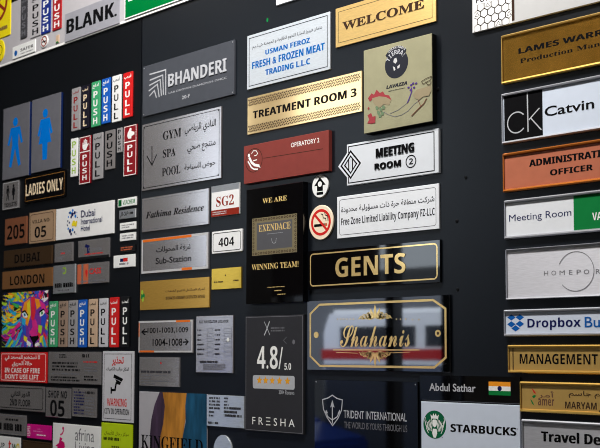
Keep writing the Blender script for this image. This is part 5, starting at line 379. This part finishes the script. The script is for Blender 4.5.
def build(d):
    w, h = d['s']; t = d['t']/1000; base = d.get('base', 0)/1000
    root = thing(d['n'], d['l'], d['c'], (d['p'][0], WALLY, EYE+d['p'][1]), d.get('g'))
    yf = -t; ch = min(.0005, t/4)
    if d.get('oval'): pts = ellipse(w/2, h/2)
    elif 'poly' in d: pts = [tuple(p) for p in d['poly']][::-1]
    else: pts = rrect(w, h, d.get('rad', 0)/1000)
    if 'core' in d:      # thick acrylic block behind a thin face sheet
        link('panel', plate(pts, yf+.0012, yf, ch), d['m'], root)
        link('backing', plate([(x*.998, z*.998) for x, z in pts], -base, yf+.0012, .0001), d['core'], root)
    else: link('panel', plate(pts, -base, yf, ch), d['m'], root)
    if 'rail' in d:
        rh = .0022 if d['rail'].startswith('thin') else .0042
        for s in (1, -1):
            prof = [(-.0, 0), (-t-.0012, 0), (-t-.0028, rh*.35), (-t-.0024, rh*.8), (-t, rh), (0, rh)]
            bm = bmesh.new(); e = []
            for x in (-w/2-.0006, w/2): e.append([bm.verts.new((x, y, s*(h/2+.0004-z))) for y, z in prof])
            n = len(prof); bm.faces.new(e[0]); bm.faces.new(e[1][::-1])
            for i in range(n): bm.faces.new((e[0][i], e[0][(i+1)%n], e[1][(i+1)%n], e[1][i]))
            bmesh.ops.recalc_face_normals(bm, faces=bm.faces[:]); link('rail', done(bm, 'rail'), d['rail'], root)
        boxes('end_cap', d['rail'], [(-w/2-.0016, -w/2-.0001, -t-.0015, 0, -h/2, h/2)], root)
    y = yf-.00008; groups = []
    for e in d['e']:
        k, name, mat = e[:3]; y -= .00002
        key = (k in 'tv', name, mat)
        if k == 't':
            _, _, _, s, f, b, pre, off, ex = e; S = styled(s, f)
            it = [(S, off if f in 'ra' else 0, b, S[:pre])]
            if off and f not in 'ra':      # heavier weight: the same line set twice more, a hair to each side
                q = off*abs(b[3]-b[1]); it = [(S, 0, (b[0]+dx, b[1], b[2]+dx, b[3]), S[:pre]) for dx in (-q, q)] + [(S, 0, b, S[:pre])]
            link(name, text_mesh(it, y, ex), mat, root)
        elif k == 'v':
            _, _, _, s, f, b, off = e; n = len(s); x0, z0, x1, z1 = b; c = (z1-z0)/n; it = []
            for i, chx in enumerate(s): it.append((styled(chx, f), off, (x0, z1-c*(i+.86), x1, z1-c*(i+.12)), None))
            link(name, text_mesh(it, y), mat, root)
        else:
            groups.append((name, mat, y, shapes(e, w, h)))
    # shapes of one kind and colour on a sign make one printed part
    merged = {}
    for name, mat, yy, ps in groups:
        if name in ('patterned_band', 'leaf_mass', 'screw', 'star', 'diamond', 'film_strip', 'screw_cap', 'plaque_face', 'arrow'):  # film_strip is a painted reflection
            for j, p in enumerate([ps] if name == 'patterned_band' else [[q] for q in ps]): merged[(name, mat, yy, j)] = [(yy, p)]
        else: merged.setdefault((name, mat), []).append((yy, ps))
    for (name, mat, *_), lst in merged.items():
        if name == 'painting': paint(root, w, h, lst[0][0]); continue
        bm = bmesh.new()
        for yy, ps in lst:
            for j, p in enumerate(ps):
                if sum(a[0]*b[1]-b[0]*a[1] for a, b in zip(p, p[1:]+p[:1])) < 0: p = p[::-1]
                try: bm.faces.new([bm.verts.new((x, yy, z)) for x, z in p])
                except ValueError: pass
        link(name, done(bm, name), mat, root)
    return root
def clip(p, b):
    x0, z0, x1, z1 = b
    return [(min(max(x, x0), x1), min(max(z, z0), z1)) for x, z in p]
def shapes(e, w, h):
    k, a = e[0], e[3:]
    if k == 'r':
        x0, z0, x1, z1 = a[0]; r = a[1] if len(a) > 1 else 0
        return [[(x+(x0+x1)/2, z+(z0+z1)/2) for x, z in rrect(abs(x1-x0), abs(z1-z0), r)]]
    if k == 'b':
        ins, wd, rad = a; return stroke(rrect(w-2*ins-wd, h-2*ins-wd, rad/1000), wd, 1)
    if k == 'l': return stroke(a[1], a[0], a[2])
    if k == 'p': return [a[0]]
    if k == 'c': (cx, cz), r, r2 = a; return [[(cx+x, cz+z) for x, z in ellipse(r, r2, 28)]]
    if k == 'o':
        (cx, cz), r, wd, a0, a1 = a; return stroke(arcpts(cx, cz, r, a0, a1)[:(-1 if a1-a0 >= 360 else None)], wd, 1 if a1-a0 >= 360 else 0)
    if k == 'w':
        (x0, z0, x1, z1), rows, seed, fill = a; z0, z1 = min(z0, z1), max(z0, z1)+1e-5; R = random.Random(seed); out = []; rh = (z1-z0)/rows
        for i in range(rows):
            zc = z1-rh*(i+.5); hh = rh*(.30 if rows > 1 else .45); x = x0; end = x1 if R.random() < .7 else x0+(x1-x0)*R.uniform(.6, .95)
            while x < end-hh*.3:
                L = min(end-x, hh*R.uniform(.7, 1.5))
                out.append([(x, zc-hh), (x+L*.82, zc-hh), (x+L*.82, zc+hh*R.uniform(.6, 1)), (x, zc+hh)])
                x += L + (hh*.9 if R.random() > fill else 0)
        return out
    if k == 's':
        ins, r = a; return [[(sx*(w/2-ins)+x, sz*(h/2-ins)+z) for x, z in ellipse(r, r, 12)] for sx in (-1, 1) for sz in (-1, 1)]
    if k == 'star':
        (cx, cz), r = a; return [[(cx+(r if i % 2 == 0 else r*.42)*math.sin(math.pi*i/5), cz+(r if i % 2 == 0 else r*.42)*math.cos(math.pi*i/5)) for i in range(10)]]
    if k == 'weave':
        x0, z0, x1, z1 = a[0]; rows = 3; rh = (z1-z0)/rows; n = int((x1-x0)/(rh*1.15)); st = (x1-x0)/n; out = []
        for i in range(n):
            for j in range(rows):
                xc = x0+st*(i+.5+(.25 if j % 2 else -.25)*.9); zc = z0+rh*(j+.5); s = 1 if (i+j) % 2 else -1
                out += stroke([(xc-st*.42, zc-s*rh*.42), (xc, zc+s*rh*.30), (xc+st*.42, zc-s*rh*.42)], rh*.32)
        return out
    if k == 'dotrow':
        x0, z0, x1, z1 = a[0]; sp, r = a[1], a[2]; out = []
        nx = int((x1-x0)/sp); nz = int((z1-z0)/sp); ins = sp*.55
        for i in range(nx):
            for z in (z0+ins, z1-ins): out += stroke(arcpts(x0+ins+(x1-x0-2*ins)*i/(nx-1), z, r*.7, 0, 360, 8)[:-1], r*.5, 1)
        for i in range(1, nz-1):
            for x in (x0+ins, x1-ins): out += stroke(arcpts(x, z0+ins+(z1-z0-2*ins)*i/(nz-1), r*.7, 0, 360, 8)[:-1], r*.5, 1)
        return out
    if k == 'hex':
        x0, z0, x1, z1 = a[0]; r = a[1]; out = []; dx = r*math.sqrt(3); j = 0; z = z0+r*.6
        while z < z1:
            x = x0+dx/2*(1+j % 2)
            while x < x1-r*.5:
                ps = stroke([(x+r*.96*math.sin(math.pi/3*i), z+r*.96*math.cos(math.pi/3*i)) for i in range(6)], .0011, 1)
                out += [clip(p, a[0]) for p in ps]
                if (j*5+int((x-x0)/dx)) % 7 == 3: out += stroke([(x-r*.5, z-r*.3), (x, z+r*.5), (x+r*.5, z-r*.3)], .0008, 1)
                x += dx
            z += r*1.5; j += 1
        return [p for p in out if abs(sum(q[0]*s[1]-s[0]*q[1] for q, s in zip(p, p[1:]+p[:1]))) > 1e-9]
    if k == 'arc':
        s, f, (cx, cz), r, hh, a0, a1 = a; out = []; n = len(s)
        for i, c in enumerate(s):
            t = math.radians(a0+(a1-a0)*i/(n-1)); co, fa = glyphs(styled(c, f)); bb = bbox(co); sc = hh/.72
            for face in fa:
                p = []
                for v in face:
                    x = (co[v][0]-(bb[0]+bb[2])/2)*sc*.9; z = co[v][1]*sc; R = r+z
                    p.append((cx+R*math.cos(t)+x*math.sin(t), cz+R*math.sin(t)-x*math.cos(t)))
                out.append(p)
        return out
    if k == 'flourish':
        (cx, cz), wd, hh, s = a; out = []
        def leaf(x, z, ang, L, W):
            p = []
            for i in range(13):
                u = i/12; p.append((u*L, W*math.sin(math.pi*u**.8)))
            q = p+[(u, -v) for u, v in p[-2:0:-1]]; ca, sa = math.cos(ang), math.sin(ang)
            return [(x+u*ca-v*sa, z+s*(u*sa+v*ca)) for u, v in q]
        out.append(leaf(cx, cz, math.pi/2, hh*1.05, hh*.13))
        for i in range(1, 4):
            for m in (1, -1):
                a_ = math.pi/2-m*.42*i; out.append(leaf(cx+m*wd*.04*i, cz, a_, hh*(1-.13*i), hh*.11))
        for m in (1, -1):
            for j, (dx, r) in enumerate(((.2, .26), (.36, .2), (.48, .13))):
                x = cx+m*wd*dx; rr = hh*r
                out += stroke([(x+m*(rr*(1-i/26)*math.cos(i*.42)), cz+s*(rr*.95+rr*(1-i/26)*math.sin(i*.42))) for i in range(20)], hh*.055)
            out += stroke([(cx+m*wd*u, cz+s*hh*(.06+.05*math.sin(u*40))) for u in (.05, .12, .2, .28, .36, .44, .52, .58)], hh*.06)
            for j in range(3): out.append(leaf(cx+m*wd*(.13+.12*j), cz+s*0, math.pi/2-m*(.5+.15*j), hh*(.62-.13*j), hh*.07))
        return out
    if k == 'siren':
        (cx, cz), r = a; out = []
        q = lambda x, z: (cx+x*r, cz+z*r)
        out.append([q(x, z) for x, z in ((-.2,.28),(-.2,.05),(-.12,-.12),(0,-.2),(.12,-.12),(.2,.05),(.2,.28),(.1,.36),(-.1,.36))])           # face
        out.append([q(x, z) for x, z in ((-.3,.42),(-.36,.72),(-.2,.58),(-.1,.80),(0,.62),(.1,.80),(.2,.58),(.36,.72),(.3,.42))])               # crown
        for m in (1, -1):
            for j in range(4):
                out += stroke([q(m*(.27+.12*j+.045*math.sin(i*1.3+j)), .42-.16*j*.6-i*.13) for i in range(8-j)], .055*r)
            for j in range(3): out += stroke([q(m*(.55+.12*j), -.62+.3*j), q(m*(.72+.07*j), -.3+.28*j), q(m*(.66+.08*j), .0+.25*j)], .05*r)
        out.append([q(x, z) for x, z in ((-.16,-.3),(.16,-.3),(.22,-.62),(.1,-.93),(-.1,-.93),(-.22,-.62))])
        return out
    return []
def paint(root, w, h, y0):
    """a lion's face in bright brush strokes; every colour is one printed part of the picture"""
    R = random.Random(11); cols = {m: [] for m in LM+['black_print']}
    P = lambda u, v: ((u-.5)*w, (.5-v)*h)
    yy = [y0]
    def add(m, pts, smooth=0):
        yy[0] -= .000004; cols[m].append((yy[0], [P(*p) for p in pts]))
    # mane: curved tapering strands round the face
    for i in range(430):
        a = R.uniform(0, 2*math.pi); r0 = R.uniform(.24, .62); r1 = r0+R.uniform(.16, .36); cx, cy = .66, .46
        bend = R.uniform(-.35, .35)-.25*math.cos(a); wd = R.uniform(.018, .046); up_, lo = [], []
        for j in range(9):
            t = j/8; r = r0+(r1-r0)*t; b = a+bend*t*t; q = wd*(1-t)*.9+.004
            x = cx+r*math.cos(b)*.95; z = cy+r*math.sin(b)*1.1+.12*t; nx, nz = -math.sin(b), math.cos(b)
            up_.append((min(.985, max(.012, x+nx*q)), min(.985, max(.012, z+nz*q)))); lo.append((min(.985, max(.012, x-nx*q)), min(.985, max(.012, z-nz*q))))
        left = math.cos(a) < 0
        pal = ['yellow','lime','orange','sky','green','yellow','blue'] if (left and math.sin(a) < .35) else (['pink','red','blue','sky','purple','lime'] if math.sin(a) >= .35 else ['pink','purple','red','orange','blue','white','purple'])
        add('lion_colour_'+R.choice(pal), up_+lo[::-1])
    def poly(m, *pts): add('lion_colour_'+m if m != 'black_print' else m, pts)
    poly('purple',(.46,.2),(.62,.1),(.8,.12),(.94,.24),(.97,.5),(.9,.75),(.78,.93),(.6,.93),(.5,.78),(.42,.5))
    poly('orange',(.5,.2),(.62,.13),(.64,.4),(.58,.62),(.5,.55),(.45,.38)); poly('yellow',(.56,.22),(.62,.16),(.64,.42),(.6,.54),(.57,.4)); poly('red',(.64,.12),(.72,.1),(.74,.38),(.7,.55),(.65,.5))
    poly('orange',(.72,.14),(.82,.16),(.84,.28),(.76,.34)); poly('pink',(.8,.16),(.93,.26),(.96,.42),(.86,.32)); poly('blue',(.86,.36),(.96,.44),(.93,.66),(.85,.6))
    poly('sky',(.44,.45),(.54,.5),(.52,.68),(.46,.62)); poly('blue',(.46,.58),(.54,.62),(.55,.8),(.49,.74)); poly('pink',(.66,.52),(.74,.5),(.8,.64),(.76,.78),(.62,.76),(.6,.64))
    poly('purple',(.6,.56),(.66,.5),(.68,.64),(.62,.72)); poly('lime',(.8,.6),(.88,.62),(.86,.76),(.8,.74)); poly('red',(.78,.72),(.86,.76),(.8,.88)); poly('yellow',(.5,.78),(.58,.82),(.56,.9),(.5,.86))
    poly('white',(.57,.86),(.66,.92),(.64,.985),(.56,.94)); poly('white',(.8,.9),(.72,.94),(.76,.985),(.84,.94)); poly('yellow',(.84,.8),(.9,.78),(.87,.9),(.82,.92)); poly('blue',(.52,.88),(.57,.92),(.56,.985),(.5,.985))
    poly('black_print',(.62,.8),(.7,.77),(.8,.78),(.82,.83),(.74,.91),(.73,.985),(.7,.985),(.69,.91))      # nose and mouth
    poly('pink',(.64,.77),(.71,.74),(.79,.76),(.78,.79),(.66,.8))
    poly('white',(.45,.38),(.52,.36),(.575,.43),(.56,.47),(.49,.46)); poly('black_print',(.44,.36),(.52,.33),(.59,.42),(.575,.44),(.52,.37),(.45,.39)); poly('sky',(.49,.39),(.53,.39),(.54,.44),(.5,.45)); poly('black_print',(.505,.4),(.525,.4),(.525,.435),(.508,.435))
    poly('white',(.82,.38),(.9,.34),(.93,.39),(.89,.44),(.83,.46)); poly('black_print',(.8,.43),(.82,.36),(.9,.32),(.945,.37),(.9,.35),(.83,.39)); poly('green',(.85,.38),(.89,.37),(.89,.42),(.855,.43)); poly('black_print',(.863,.39),(.88,.385),(.88,.412),(.866,.415))
    for m, lst in cols.items():
        if not lst: continue
        bm = bmesh.new()
        for y, p in lst:
            if sum(a[0]*b[1]-b[0]*a[1] for a, b in zip(p, p[1:]+p[:1])) < 0: p = p[::-1]
            try: bm.faces.new([bm.verts.new((x, y, z)) for x, z in p])
            except ValueError: pass
        link('painted_strokes', done(bm, 'painted_strokes'), m, root)

for d in SPEC:
    build(d)

# small fixings left on the bare wall
for x, z, lab in ((-.894, 1.89, 'small dark wall plug between the square coffee sign and the tile sign'), (-.846, 1.752, 'dark wall plug level with the meeting room arrow sign'), (-.862, 1.690, 'dark wall plug level with the white company sign'), (-.862, 1.590, 'dark wall plug level with the mirrored gents sign')):
    t = thing('wall_plug', lab, 'wall plug', (x, WALLY, z), 'wall plugs in the bare wall')
    bm = bmesh.new()
    for r, dp, y in ((.0028, .0012, -.0006), (.0014, .0016, -.0010)): bmesh.ops.create_cone(bm, cap_ends=True, segments=14, radius1=r, radius2=r*.8, depth=dp, matrix=Matrix.Translation((0, y, 0)) @ Matrix.Rotation(math.pi/2, 4, 'X'))
    link('cap', done(bm, 'cap'), 'dark_plastic', t)
t = thing('wall_sticker', 'tiny green dot on the wall above the meat trading sign', 'sticker', (-1.254, WALLY, EYE+.575))
link('dot', plate(ellipse(.0022, .004, 16), 0, -.0006, .0001), 'green_print', t)
